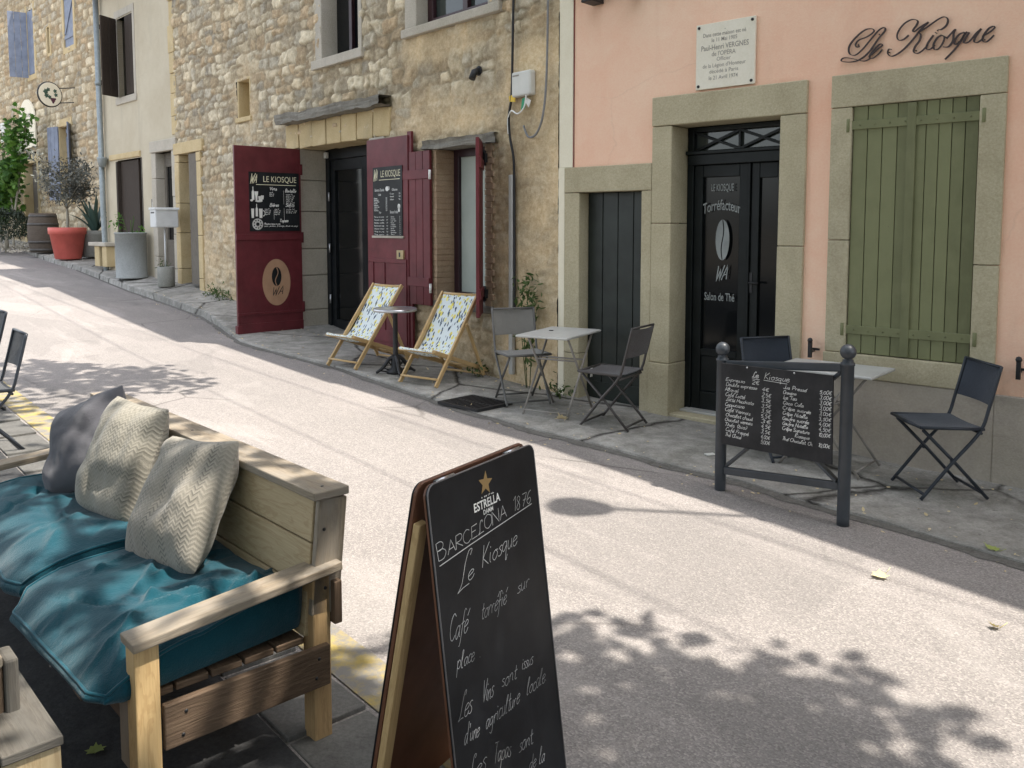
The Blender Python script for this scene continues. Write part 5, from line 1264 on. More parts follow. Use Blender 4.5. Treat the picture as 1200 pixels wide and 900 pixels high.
# ================================================================== furniture
def onp(x, y):
    g0 = gz(x, y); k = 1.0
    for _ in range(3): k = (1.7-pv(x*k, y*k))/(1.7-g0)
    return Vector((x*k, y*k, pv(x*k, y*k)))
def fold_chair(tube, mesh, loc, rz, label, group, tagged=False):
    T = thing('folding_chair', label, 'chair', loc, rz, group)
    for s in (-1, 1):
        mb = MB(); x = s*.195
        mb.tube(smooth_poly3([(x,.20,.0),(x,.02,.225),(x,-.135,.41),(x,-.185,.56),(x,-.245,.80)], 5), .0105, 8)
        mb.build('long_leg', tube, T)
        mb = MB(); x = s*.172
        mb.tube([(x,-.21,.0),(x,.0,.225),(x,.19,.415)], .0105, 8)
        mb.lathe([(.014,-.012),(.014,.012)], 8, (s*.184,.012,.228), Matrix.Rotation(PI/2,3,'Y'))
        mb.build('short_leg', tube, T)
    for hw, y, z in ((.195,.178,.03), (.172,-.185,.03), (.195,-.145,.40), (.195,-.245,.795)):
        mb = MB(); mb.tube([(-hw,y,z),(hw,y,z)], .009, 6); mb.build('cross_bar', tube, T)
    mb = MB(); mb.tube([(-.195,-.16,.425),(-.195,.215,.435)], .010, 8); mb.tube([(.195,-.16,.425),(.195,.215,.435)], .010, 8); mb.tube([(-.195,.215,.435),(.195,.215,.435)], .010, 8)
    mb.build('seat_frame', tube, T)
    mb = MB()
    def seat(u, v): return (-.195+.39*u, -.155+.375*v, .437-.022*math.sin(PI*u)*(.4+.6*math.sin(PI*v))+.0*v)
    mb.grid(seat, 12, 10); mb.grid(lambda u, v: tuple(Vector(seat(u, v))-Vector((0,0,.006))), 12, 10, flip=True)
    mb.build('seat', mesh, T)
    mb = MB()
    def back(u, v):
        y = -.188-.057*v; z = .565+.225*v
        return (-.195+.39*u, y-.022*math.sin(PI*u), z-(.008*math.sin(PI*u) if v > .5 else 0)*v)
    mb.grid(back, 12, 8); mb.grid(lambda u, v: tuple(Vector(back(u, v))-Vector((0,.006,0))), 12, 8, flip=True)
    mb.build('backrest', mesh, T)
    if tagged:
        mb = MB(); mb.b2(-.01, .02, .2, .204, .36, .43); mb.build('care_tag', WHTAG, T)
    return T
GC = 'folding metal chairs along the house fronts'
D = math.radians
fold_chair(CHAIRGREY, MESHGREY, onp(.085, 7.53), D(-162), 'grey folding chair standing by the wall conduit, backrest turned to the wall', GC)
fold_chair(CHAIRBRN, MESHBRN, onp(.815, 6.75), D(57), 'brown folding chair with white tag in front of the small dark green door', GC, True)
cR = fold_chair(CHAIRBLU, MESHBLU, onp(2.67, 5.235), D(90), 'slate blue folding chair alone to the right of menu barrier, under the green shutters', GC)
dup(cR, onp(1.93, 6.0), D(-164), 'slate blue folding chair half hidden behind the menu barrier', GC)
cL = fold_chair(CHAIRBLU, m_fabric('dark_grey_mesh_fabric', (.06,.062,.065), (.08,.082,.086), 500, .8), Vector((-3.586, 5.70, gz(-3.586, 5.70))), D(131), 'dark grey folding chair at left picture edge behind the sofa', 'folding chairs of the terrace')
dup(cL, Vector((-4.37, 6.80, gz(-4.37, 6.80))), D(131), 'dark grey folding chair farther up the street, only its backrest edge in view', 'folding chairs of the terrace')

def fold_table(loc, rz, label, top, leg, group):
    T = thing('folding_table', label, 'table', loc, rz, group)
    mb = MB(); mb.b2(-.34, .34, -.235, .235, .648, .668); tp = mb.build('tabletop', top, T, .008, 3)
    mb = MB(); mb.lathe([(.022,.0),(.018,.004),(.0,.005)], 12, (.05,.10,.668)); mb.build('parasol_plug', IRON, tp)
    for s in (-1, 1):
        for d in (-1, 1):
            mb = MB(); y = s*(.20 if d > 0 else .182)
            mb.tube([(-d*.27,y,.0),(d*.22,y,.648)], .0095, 8); mb.build('leg', leg, T)
    for d in (-1, 1):
        w = .20 if d > 0 else .182
        for x, z in ((-d*.245,.035), (d*.06,.44)): mb = MB(); mb.tube([(x,-w,z),(x,w,z)], .008, 6); mb.build('cross_bar', leg, T)
    return T
t1 = fold_table(onp(.40, 7.18), D(61), 'small pale grey folding table between grey and brown folding chairs', TABLEGREY, TABLELEG, 'folding bistro tables')
dup(t1, onp(2.17, 5.74), D(139), 'small pale grey folding table behind the menu barrier, under the green shutters', 'folding bistro tables')

def deckchair(loc, rz, label):
    T = thing('deckchair', label, 'deckchair', loc, rz, 'lemon print deckchairs by the burgundy doors')
    for s in (-1, 1):
        x = s*.225
        mb = MB(); mb.beam((x,.02,-.0),(x,-.64,.835), .022, .042, (0,0,1)); mb.build('long_rail', BEECH, T, .004)
        x = s*.195
        mb = MB(); mb.beam((x,.03,.335),(x,-.90,.02), .022, .04, (0,0,1)); mb.build('seat_rail', BEECH, T, .004)
        x = s*.245
        mb = MB(); mb.beam((x,-.42,.555),(x,-.70,.02), .02, .034, (0,0,1)); mb.build('strut', BEECH, T, .004)
    for hw, y, z, r_ in ((.235,-.63,.82,.013), (.225,.0,.07,.011), (.23,.02,.33,.016), (.255,-.70,.03,.012), (.21,-.66,.105,.012), (.21,-.80,.06,.012)):
        mb = MB(); mb.tube([(-hw,y,z),(hw,y,z)], r_, 8); mb.build('cross_bar', BEECH, T)
    prof = smooth_poly3([(0,.045,.335),(0,.03,.352),(0,-.06,.30),(0,-.17,.275),(0,-.30,.36),(0,-.46,.575),(0,-.615,.805),(0,-.635,.838),(0,-.655,.815)], 5)
    def sl(u, v, o=0.0):
        t = v*(len(prof)-1); i = min(int(t), len(prof)-2); f = t-i
        p = Vector(prof[i]).lerp(Vector(prof[i+1]), f); sag = .02*math.sin(PI*u)*math.sin(PI*v)
        return (-.205+.41*u, p.y+o*.6, p.z-sag-o)
    mb = MB(); mb.grid(sl, 10, 40); mb.grid(lambda u, v: sl(u, v, .004), 10, 40, flip=True); mb.build('sling', LEMON, T)
    return T
deckchair(onp(-1.80, 8.98), D(140), 'lemon print deckchair on the left, beside the open burgundy doorway')
d2 = dup(bpy.data.objects['deckchair'], onp(-.90, 8.15), D(145), 'lemon print deckchair on the right, below the narrow shuttered window')

BT = thing('bistro_table', 'round bistro table with steel rim and ornate dark pedestal between deckchairs', 'table', onp(-1.2, 8.72), 0)
mb = MB(); mb.lathe([(.0,.655),(.205,.655),(.218,.652)], 40); mb.lathe([(.205,.64),(.0,.64)], 40); tb = mb.build('tabletop', m_paint('dark_plum_top', (.09, .04, .045), .15, .1, .02, None, .6), BT)
mb = MB(); mb.lathe([(.212,.628),(.221,.632),(.223,.645),(.220,.657),(.212,.659),(.209,.656)], 40); mb.build('rim', CHROME, tb)
mb = MB(); mb.lathe([(.035,.16),(.026,.2),(.024,.6),(.05,.635),(.0,.64)], 16); mb.build('pedestal', IRON, BT)
for k in range(4):
    a = k*PI/2+.35; c, s_ = math.cos(a), math.sin(a)
    P = smooth_poly3([(.02*c,.02*s_,.17),(.07*c,.07*s_,.14),(.12*c,.12*s_,.07),(.17*c,.17*s_,.03),(.20*c,.20*s_,.012)], 5)
    mb = MB(); mb.tube(P, [.022-.010*i/len(P) for i in range(len(P))], 8)
    for t in (6, 11, 15): mb.tube([P[t], (P[t][0]*.55, P[t][1]*.55, max(P[t][2]*.6, .02))], .007, 6)
    mb.build('leg', IRON, BT)
mb = MB(); mb.lathe([(.10,.0),(.09,.03),(.05,.06),(.045,.17)], 16); mb.build('base', IRON, BT)

# ------------------------------------------------------------------ barrier with the menu board
bl, br = onp(1.31, 5.26), onp(1.86, 4.68)
bd = (br-bl); blen = bd.length; ba = math.atan2(bd.y, bd.x)
BA = thing('street_barrier', 'blue grey steel street barrier with two ball topped posts at the kerb', 'barrier', bl, ba)
dzr = br.z-bl.z
for x, z in ((0, 0), (math.hypot(bd.x, bd.y), dzr)):
    mb = MB(); mb.lathe([(.034,z-.03),(.034,z+.01),(.034,z+.86),(.038,z+.862),(.038,z+.875),(.030,z+.88),(.028,z+.89)], 20, (x,0,0)); p = mb.build('post', POSTPAINT, BA)
    mb = MB(); mb.lathe([(.026,-.05),(.030,-.042)]+[(.043*math.cos(t), .043*math.sin(t)) for t in [-PI/2.6+i*(PI/2+PI/2.6)/9 for i in range(10)]], 20, (x,0,z+.935)); mb.build('ball_cap', POSTPAINT, p)
mb = MB(); Lx = math.hypot(bd.x, bd.y)
mb.beam((.03,.0,.845),(Lx-.03,.0,.845+dzr), .03, .045); mb.build('rail', POSTPAINT, BA, .005)
mb = MB(); mb.beam((.03,0,.185),(Lx-.03,0,.185+dzr), .03, .045); mb.build('rail', POSTPAINT, BA, .005)
mb = MB(); mb.beam((.03,.016,.21),(Lx-.04,.016,.82+dzr), .018, .04, (0,1,0)); mb.beam((.03,-.016+.012,.82),(Lx-.04,-.004,.21+dzr), .018, .04, (0,1,0)); mb.build('cross_brace', POSTPAINT, BA, .003)
CB = thing('menu_board', 'black chalk menu board with two price columns hung on the steel street barrier', 'menu board', bl, ba)
mb = MB(); mb.prism([(.035,.362),(.735,.374),(.728,.868),(.026,.856)], (0,-.05,0), (1,0,0), (0,0,1), .012); mb.build('board', SLATE, CB)
pl = Plane2((0,-.05,0), (1,0,0), (0,0,1), .0015); mb = MB()
write(mb, pl, 'Le', .235, .797, .275, .797, .036, .004, .25); write(mb, pl, 'Kiosque', .315, .797, .47, .797, .038, .0027, .25); ribbon(mb, pl, [(.235,.787),(.285,.788)], .003); ribbon(mb, pl, [(.31,.789),(.46,.786)], .003)
mb.build('chalk_heading', CHALK, CB)
LFT = [('Expresso',.13,'2\u20ac'),('Double expresso',.21,'4\u20ac'),('Allong\u00e9',.085,'2,5\u20ac'),('Caf\u00e9 Latt\u00e9',.13,'3,5\u20ac'),('Latt\u00e9 Macchiato',.19,'3,5\u20ac'),('Cappuccino',.13,'3,5\u20ac'),('Caf\u00e9 Viennois',.17,'5,5\u20ac'),('Chocolat chaud',.185,'3\u20ac'),('Chocolat viennois',.185,'4,5\u20ac'),('Th\u00e9s (bio)',.15,'3,5\u20ac'),('Caf\u00e9 Frapp\u00e9',.16,'4,00\u20ac'),('Th\u00e9 Glac\u00e9',.11,'5,00\u20ac')]
for i, (t, w, p) in enumerate(LFT):
    z = .754-.0308*i; mb = MB()
    write(mb, pl, t, .058+.004*math.sin(i*2), z, .058+w, z+.003*math.sin(i*1.7), .0215, .0027, .3)
    px = .235 if i == 0 else .300; zp = z+.002 if i < 2 else z-.002
    mb.build('chalk_line', CHALK, CB); mb = MB(); write(mb, pl, p, px, zp, px+(.045 if i < 2 else .058), zp, .0215, .0027, .25); mb.build('chalk_price', CHALK, CB)
RGT = [('Jus Press\u00e9',.14,'5,00\u20ac'),('Orangina',.08,'3,00\u20ac'),('Ice Tea',.085,'3,00\u20ac'),('Coca Cola',.125,'3,00\u20ac'),('Cr\u00eape sucr\u00e9e',.17,'3,00\u20ac'),('Cr\u00eape Nutella',.15,'3,50\u20ac'),('Gaufre sucr\u00e9e',.16,'4,00\u20ac'),('Gaufre Nutella',.155,'4,50\u20ac'),('Cr\u00eape Signature',.165,'10,00\u20ac'),('Kiosque',.085,''),('Th\u00e9 Chocolat Ch.',.19,'10,00\u20ac')]
for i, (t, w, p) in enumerate(RGT):
    z = .757-.0298*i; mb = MB(); x = .435+(.08 if i == 9 else 0)
    write(mb, pl, t, x, z, x+w, z+.002*math.sin(i), .0205, .0027, .3)
    mb.build('chalk_line', CHALK, CB); mb = MB()
    if p: write(mb, pl, p, .655, z+.001, .722, z+.004, .0205, .0027, .25)
    mb.build('chalk_line', CHALK, CB)

mb = MB()
for x, z in ((.2,.861),(.5,.866)): mb.lathe([(.006,0),(.004,.004),(0,.005)], 8, (x,-.05,z-.012), Matrix.Rotation(PI/2,3,'X'))
mb.build('hook', CHROME, CB)

# ------------------------------------------------------------------ A-board
AB = thing('chalkboard_stand', 'black A-frame chalkboard with gold star and handwritten cafe menu in foreground', 'A-board', (-.085, 2.284, .052), math.atan2(.84, .54))
th = math.atan2(.12, .98)
ex, ey = Vector((1,0,0)), Vector((0, .12, .98)).normalized(); Lb = .99
def rrect(w, h0, h1, r, n=6):
    P = [(-w/2,h0),(w/2,h0)]
    for i in range(n+1): t = PI/2*i/n; P.append((w/2-r+r*math.cos(t), h1-r+r*math.sin(t)))
    for i in range(n+1): t = PI/2+PI/2*i/n; P.append((-w/2+r+r*math.cos(t), h1-r+r*math.sin(t)))
    return P
top = Vector((0,-.012,1.0))
mb = MB(); mb.prism(rrect(.505, -Lb, .006, .03), top, ex, ey, .007); fb_ = mb.build('front_panel', BOARDBLK, AB, .0015)
mb = MB(); mb.prism(rrect(.505, -Lb, .004, .03), top-ex.cross(ey)*.0075, ex, ey, .006); mb.build('front_backing', APANEL, AB)
ey2 = Vector((0, -.19, .98)).normalized(); top2 = Vector((0,.016,1.0))
mb = MB(); mb.prism(rrect(.505, -1.0, .006, .03), top2+ex.cross(ey2)*.0, ex, ey2, .010); mb.build('back_panel', APANEL, AB, .0015)
mb = MB(); mb.prism(rrect(.505, -1.0, .004, .03), top2+Vector((0,.0105,0)), ex, ey2, .005); mb.build('back_face', BOARDBLK, AB)
for s in (-1, 1):
    mb = MB(); a = top2+ex*(s*.232)+ey2*-.10-Vector((0,.012,0)); b = top2+ex*(s*.232)+ey2*-.985-Vector((0,.012,0)); mb.beam(a, b, .036, .022, (0,1,0)); mb.build('batten', PINE, AB, .003)
mb = MB(); mb.tube([(-.2,.003,1.0),(-.12,.003,1.0)], .006, 8); mb.tube([(.12,.003,1.0),(.2,.003,1.0)], .006, 8); mb.build('hinge', CHROME, AB)
pl = Plane2(top, ex, ey, .001); mb = MB()
st_ = [(-.005+(.034 if k % 2 == 0 else .0145)*math.sin(PI*k/5+.15), -.048+(.034 if k % 2 == 0 else .0145)*math.cos(PI*k/5+.15)) for k in range(10)]
for k in range(10): poly2(mb, pl, [(-.005,-.048), st_[(k+1) % 10], st_[k]])
mb.build('gold_star', GOLD, AB)
mb = MB(); rr_ = [p for p in rrect(.505, -Lb, .006, .03)][1:]
mb.tube([top+ex*p[0]+ey*p[1]+ex.cross(ey)*.0005 for p in rr_]+[top+ex*-.2525+ey*-Lb], .0022, 6); mb.build('edge_trim', m_paint('worn_edge', (.16,.15,.15), .5), AB)
mb = MB(); print_text(mb, pl, 'ESTRELLA', -.068, -.1115, .056, .023, .018); print_text(mb, pl, 'DAMM', -.028, -.1285, .018, .0125, .014)
print_text(mb, pl, '1876', -.03, -.084, .03, .004); mb.build('printed_logo', WHITEINK, AB)
mb = MB(); cw = .0016
write(mb, pl, 'B', -.235, -.186, -.203, -.184, .046, cw, .0)
write(mb, pl, 'ARCELONA', -.196, -.183, .078, -.163, .033, cw, .0); write(mb, pl, '1876', .113, -.162, .212, -.158, .037, cw, .25)
ribbon(mb, pl, [(-.234,-.199),(-.1,-.187),(.05,-.176),(.213,-.164)], .0024)
write(mb, pl, 'L', -.172, -.285, -.118, -.280, .078, cw, .45); write(mb, pl, 'e', -.125, -.276, -.100, -.272, .045, cw, .3); write(mb, pl, 'Kiosque', -.058, -.262, .112, -.254, .052, cw, .35)
for t, a, az, b, bz, h in (('Caf\u00e9',-.229,-.397,-.150,-.394,.055),('torr\u00e9fi\u00e9',-.088,-.392,.033,-.392,.044),('sur',.091,-.387,.152,-.387,.036),('place',-.208,-.472,-.135,-.478,.040),('.',-.112,-.482,-.104,-.482,.04),
  ('Les',-.225,-.596,-.168,-.600,.058),('Vins',-.121,-.599,-.070,-.602,.048),('sont',-.027,-.600,.045,-.606,.040),('issus',.075,-.597,.133,-.603,.036),("d'une",-.212,-.665,-.148,-.668,.042),('agriculture',-.116,-.670,.044,-.676,.042),('locale.',.086,-.675,.196,-.680,.044),
  ('Les',-.205,-.758,-.135,-.765,.055),('Tapas',-.100,-.770,-.02,-.79,.05),('sont',.02,-.803,.092,-.81,.042),('faits',-.2,-.86,-.11,-.865,.042),('de la',.06,-.875,.14,-.89,.042),('maison',-.15,-.94,.05,-.95,.042)):
    ml = MB(); write(ml, pl, t, a, az, b, bz, h, cw, .4); ml.build('chalk_word', CHALKDIM, AB)
mb.build('chalk_heading', CHALK, AB)

# ------------------------------------------------------------------ pallet wood sofa
SO = Vector((-.60, 2.63, .058)); sa = math.atan2(-.68, -.733)
SF = thing('wooden_sofa', 'home made weathered wooden sofa with plank backrest and pale armrests', 'sofa', SO, sa)
def sp(name, mat, bev=.004, par=None):
    def f(mb): return mb.build(name, mat, par or SF, bev)
    return f
# x = towards the seat front, y = towards the near end
mb = MB(); mb.b2(-.088, .038, -2.16, .022, .788, .815); sp('back_top_plank', PALLET)(mb)
for i, (z0, z1) in enumerate(((.645,.785),(.495,.640),(.345,.490))):
    mb = MB(); lean = .10
    xa = .005+(.785-(z0+z1)/2)*lean
    mb.box((xa, -1.07, (z0+z1)/2), (.022, 2.10, z1-z0), Matrix.Rotation(-lean, 3, 'Y')); sp('back_board', PALLET_L)(mb)
    mb = MB(); mb.box((xa-.075, -1.07, (z0+z1)/2), (.022, 2.10, z1-z0), Matrix.Rotation(-lean, 3, 'Y')); sp('rear_board', PALLET)(mb)
for y in (.0, -2.14):
    mb = MB(); mb.box((-.018, y, .60), (.10, .024, .37), Matrix.Rotation(-.10, 3, 'Y')); sp('end_board', PALLET)(mb)
for y, nm in ((0, 'arm'), (-2.15, 'arm')):
    mb = MB(); mb.beam((-.045,y-.004,.570),(.60,y-.004,.516), .100, .028); sp('armrest', PALLET)(mb)
    mb = MB(); mb.b2(-.018, .045, y-.055, y+.012, .0, .552); sp('rear_leg', PINE_D)(mb)
    mb = MB(); mb.b2(.525, .592, y-.040, y+.028, .0, .506); sp('front_leg', PINE)(mb)
    mb = MB(); mb.b2(.0, .52, y+.013, y+.038, .195, .325); sp('side_rail', PALLET_D)(mb)
mb = MB(); mb.b2(.535, .560, -2.12, -.045, .20, .32); sp('front_rail', PALLET_D)(mb)
mb = MB(); mb.b2(.565, .59, -.115, -.045, .13, .34); sp('corner_block', PALLET)(mb)
for i in range(5):
    mb = MB(); mb.b2(.06+.103*i, .155+.103*i, -2.12, -.02, .325, .347); sp('seat_slat', PALLET_D)(mb)
for y in (-.75, -1.4):
    mb = MB(); mb.b2(.47, .53, y-.045, y+.045, .0, .2); sp('middle_leg', PALLET_D)(mb)
mb = MB(); mb.b2(-.048, -.02, -.05, .035, .38, .52); sp('rear_block', PALLET_D)(mb)

for (x, y, z, ax_) in ((.0,.013,.69,'y'),(.0,.013,.50,'y'),(-.02,-.03,.815,'z'),(-.02,-1.05,.815,'z'),(.555,.0,.5225,'z'),(.02,.0,.566,'z'),(.46,.038,.29,'y'),(.47,.038,.225,'y'),(.04,.038,.29,'y'),(.05,.038,.23,'y')):
    mb = MB(); mb.lathe([(.006,-.001),(.005,.0015),(0,.0015)], 8, (x,y,z), None if ax_ == 'z' else Matrix.Rotation(-PI/2,3,'X')); mb.build('screw', IRON, SF)
def cushion(name, label, mat, pipe, c, size, rot, seed, sag=.02, parent_frame=(SO, sa), flip=None):
    """soft box cushion with puckered seams; returns the thing"""
    nx, ny, nz = 64, 80, 6
    lx, ly, lz = size
    N1 = Noise2(seed); N2_ = Noise2(seed+1); rc = random.Random(seed)
    CR = []                                   # directed creases: start, end, width, height
    for _ in range(34):
        a = rc.uniform(-.9, .9), rc.uniform(-.95, .95); an = rc.gauss(.25, .5)+(PI if rc.random() < .5 else 0); ln = rc.uniform(.35, 1.0)
        CR.append((a[0], a[1], math.cos(an), math.sin(an), ln, rc.uniform(.018, .045), rc.choice((1, 1, -1))*rc.uniform(.006, .018)))
    for q in ((-.55,-.35), (.3,.25), (-.4,.55)):     # gathers fanning from the tie points
        for k in range(7):
            an = k*2*PI/7+rc.uniform(-.2,.2); CR.append((q[0], q[1], math.cos(an), math.sin(an), rc.uniform(.3,.6), .028, rc.uniform(.006,.014)))
    CR = np.array(CR)
    def creases(u, v):
        du = u-CR[:,0]; dv = v-CR[:,1]; t = du*CR[:,2]+dv*CR[:,3]; dd = np.abs(-du*CR[:,3]+dv*CR[:,2]-.05*np.sin(t*4))
        f = np.clip(t/.12, 0, 1)*np.clip((CR[:,4]-t)/.25, 0, 1)
        return float((CR[:,6]*f*np.exp(-(dd/CR[:,5])**1.5)).sum())
    def shape(u, v, w):      # -1..1
        x, y, z = u*lx/2, v*ly/2, w*lz/2
        ex_ = 1-abs(u)**6; ey_ = 1-abs(v)**6
        edge = max(0.0, ex_*ey_)
        fo = (N1.base(np.float64(u*1.3+v*2.2+9), np.float64(v*1.3-u*1.1+5))-.5)
        fo2 = (N2_.base(np.float64(u*4+v*5+3), np.float64(v*2.2-u*2.5+7))-.5)
        dimple = sum(math.exp(-(((u-a)**2+(v-b)**2)/.035)) for a, b in ((-.55,-.35), (.3,.25), (-.4,.55)))
        z += (w*.5+.5)*(.024*edge+fo*.034*(.3+.7*edge)+fo2*.006*edge+creases(u, v)*(.25+.75*edge)-.018*dimple)-sag*(1-u*u)*(1-v*v)*(.5+.5*w)*.6
        bul = (1-w*w)*.012
        x += (bul*np.sign(u) if abs(u) > .999 else 0)+.03*fo*v
        y += (bul*np.sign(v) if abs(v) > .999 else 0)+.02*fo
        k = .055                       # rounded corners
        cu, cv = abs(u), abs(v)
        if cu > .8 and cv > .8:
            t = ((cu-.8)/.2)*((cv-.8)/.2); x -= np.sign(u)*k*t*.6; y -= np.sign(v)*k*t*.6
        if flip: z += flip(u, v)*(.6+.4*w)
        return (float(x), float(y), float(z))
    mb = MB()
    lin = lambda t: -1+2*t
    mb.grid(lambda a, b: shape(lin(a), lin(b), 1), nx, ny)
    mb.grid(lambda a, b: shape(lin(a), lin(b), -1), nx, ny, flip=True)
    mb.grid(lambda a, b: shape(1, lin(a), lin(b)), ny, nz); mb.grid(lambda a, b: shape(-1, lin(a), lin(b)), ny, nz, flip=True)
    mb.grid(lambda a, b: shape(lin(a), 1, lin(b)), nx, nz, flip=True); mb.grid(lambda a, b: shape(lin(a), -1, lin(b)), nx, nz)
    O, A = parent_frame
    loc = O+Matrix.Rotation(A, 3, 'Z') @ Vector(c)
    T = thing(name, label, 'cushion', loc, A+rot)
    mb.build('pad', mat, T)
    mb = MB(); P = []
    for i in range(48): P.append(shape(-1+2*i/48, -1, 1))
    for i in range(48): P.append(shape(1, -1+2*i/48, 1))
    for i in range(48): P.append(shape(1-2*i/48, 1, 1))
    for i in range(48): P.append(shape(-1, 1-2*i/48, 1))
    mb.tube(P, .0055, 6, closed=True)
    P = [(p[0], p[1], shape(np.clip(p[0]/(lx/2),-1,1), np.clip(p[1]/(ly/2),-1,1), -1)[2]) for p in P]
    mb.build('piping', pipe, T)
    return T
cushion('seat_cushion', 'wrinkled teal seat cushion at the near right end of the wooden sofa', TEAL, TEALPIPE, (.355, -.44, .415), (.68, .82, .105), D(3), 41, .035, flip=lambda u, v: .075*max(0, (v-.35)/.65)**2*max(0, (-u+.1))-.085*max(0, u)**2.5-.02*max(0, u-.2)*max(0, v))
cushion('seat_cushion', 'wrinkled teal seat cushion at the far left end of the sofa under pillows', TEAL, TEALPIPE, (.330, -1.47, .425), (.66, 1.14, .115), D(-1), 57, .04, flip=lambda u, v: -.085*max(0, u)**2.5)

def pillow(label, mat, c, size, R, seed, thick=.075):
    N1 = Noise2(seed); lx, ly = size
    def sh(u, v, s_):
        e = max(0, 1-abs(u)**3.2)**.55*max(0, 1-abs(v)**3.2)**.55
        px = u*lx/2*(1-.02*(1-v*v)*abs(u)**3-.055*(u*v)**4); py = v*ly/2*(1-.02*(1-u*u)*abs(v)**3-.055*(u*v)**4)
        f = float(N1.base(np.float64(u*2.2+8), np.float64(v*2.2+8))-.5)*.04+float(N1.base(np.float64(u*6+18), np.float64(v*5+8))-.5)*.012
        return (px, py+.02*u*u*(1 if v > 0 else 0), s_*(thick*e)+f*(e**.5))
    mb = MB(); lin = lambda t: -1+2*t
    mb.grid(lambda a, b: sh(lin(a), lin(b), 1), 30, 30); mb.grid(lambda a, b: sh(lin(a), lin(b), -1), 30, 30, flip=True)
    rot3 = Matrix.Rotation(sa, 3, 'Z') @ R
    o = mb.build('pillow', mat); o.location = SO+Matrix.Rotation(sa, 3, 'Z') @ Vector(c); o.rotation_euler = rot3.to_euler()
    md = o.modifiers.new('sub', 'SUBSURF'); md.levels = 1; md.render_levels = 1
    return tag(o, label, 'pillow', 'pillows on the wooden sofa')
def lean(tilt, roll, yaw):
    """pillow plane stood up facing the seat front, leant back by tilt"""
    B = Matrix(((0,0,1),(1,0,0),(0,1,0)))         # pillow x -> y, pillow y -> z, normal -> x
    return Matrix.Rotation(yaw, 3, 'Z') @ Matrix.Rotation(-tilt, 3, 'Y') @ B @ Matrix.Rotation(roll, 3, 'Z')
pillow('cream herringbone knit pillow nearest the armrest, leaning on the plank backrest', KNIT1, (.185, -.66, .655), (.47, .46), lean(D(28), D(7), D(6)), 5, .085)
pillow('cream knit pillow with horizontal bands in the middle of the sofa', KNIT2, (.19, -1.25, .69), (.43, .47), lean(D(22), D(-1), D(10)), 6, .09)
pillow('plain grey lilac pillow at the far left of the sofa back', LILAC, (.20, -1.70, .675), (.44, .42), lean(D(26), D(24), D(16)), 8, .09)

PALLET_G = m_wood('grey_dark_pallet', (.085, .076, .063), (.125, .112, .094), (.05, .042, .034), 1.0, .85, .5, True, (.11, .105, .095))
# corner of a second home made armchair
AC = thing('wooden_armchair', 'corner of a dark weathered wooden armchair at the lower left picture edge', 'armchair', SO, sa)
mb = MB(); mb.b2(.795, .93, -.30, .125, .375, .40); mb.build('low_plank', PALLET_G, AC, .004)
mb = MB(); mb.b2(.80, .925, .095, .118, .02, .372); mb.build('front_board', PALLET_L, AC, .003)
mb = MB(); mb.b2(.80, .82, -.28, .09, .02, .372); mb.build('side_board', PALLET_D, AC, .003)
mb = MB(); mb.b2(.842, .875, -.165, -.072, -.005, .54); mb.build('post', PALLET_G, AC, .008)
mb = MB(); mb.b2(.876, 1.02, -.12, -.085, .0, .52); mb.b2(.876, 1.3, -.12, -.095, .03, .5); mb.build('end_panel', PALLET_D, AC, .004)
mb = MB(); mb.b2(.877, 1.30, -.185, -.075, .522, .552); mb.build('armrest', PALLET, AC, .005)
mb = MB(); mb.b2(.90, 1.4, -.75, -.13, .33, .36); mb.build('seat', PALLET_D, AC, .005)
mb = MB(); mb.b2(1.3, 1.34, -.75, -.1, .0, .8); mb.build('backrest', PALLET_D, AC, .005)

# ------------------------------------------------------------------ drain grate
dg = onp(-.325, 7.39)
DG = thing('drain_grate', 'rusty square iron drain grate set in the pavement beside grey chair', 'drain grate', dg+Vector((0,0,.004)), D(-44))
mb = MB(); mb.b2(-.25, .25, -.21, -.185, -.01, .012); mb.b2(-.25, .25, .185, .21, -.01, .012); mb.b2(-.25, -.225, -.185, .185, -.01, .012); mb.b2(.225, .25, -.185, .185, -.01, .012); mb.build('frame', IRON, DG)
mb = MB()
for i in range(11): mb.b2(-.205+.041*i-.009, -.205+.041*i+.009, -.185, .185, -.008, .010)
mb.b2(-.225, .225, -.012, .012, -.006, .0085); mb.build('bar', IRON, DG)
mb = MB(); mb.poly([(-.225,-.185,-.012+.008),(.225,-.185,-.004),(.225,.185,-.004),(-.225,.185,-.004)]); mb.build('sump', DARKROOM, DG)

# ------------------------------------------------------------------ pots at the far left
def pot(name, label, cat, loc, prof, mat, soil_z, soil_r):
    T = thing(name, label, cat, loc); mb = MB(); mb.lathe(prof, 32); mb.build('shell', mat, T)
    mb = MB(); mb.grid(lambda u, v: ((u*soil_r)*math.cos(2*PI*v), (u*soil_r)*math.sin(2*PI*v), soil_z+.03*(NZ(u*3+5, v*9)-.5)), 6, 24); mb.build('soil', SOIL, T)
    return T
rp = onp(-10.45, 20.0); rp.z = gz(rp.x, rp.y)+.13
def offp(x, y, dz=.13):                       # things measured on the raised pavement
    return Vector((x, y, gz(x, y)+dz))
def onw(x, y): return Vector((x, y, pv(x, y)))
P_RED, P_GREY, P_TUB, P_MB, P_BAR = offp(-10.42, 20.05), offp(-10.05, 20.6), onw(-7.10, 15.92), onw(-5.96, 14.68), offp(-12.05, 22.0)
pot('plant_pot', 'coral red plastic plant pot standing beside the wooden barrel', 'plant pot', P_RED, [(.0,.0),(.26,.0),(.285,.02),(.375,.58),(.405,.585),(.41,.73),(.39,.74),(.37,.72),(.36,.6)], REDPOT, .68, .365)
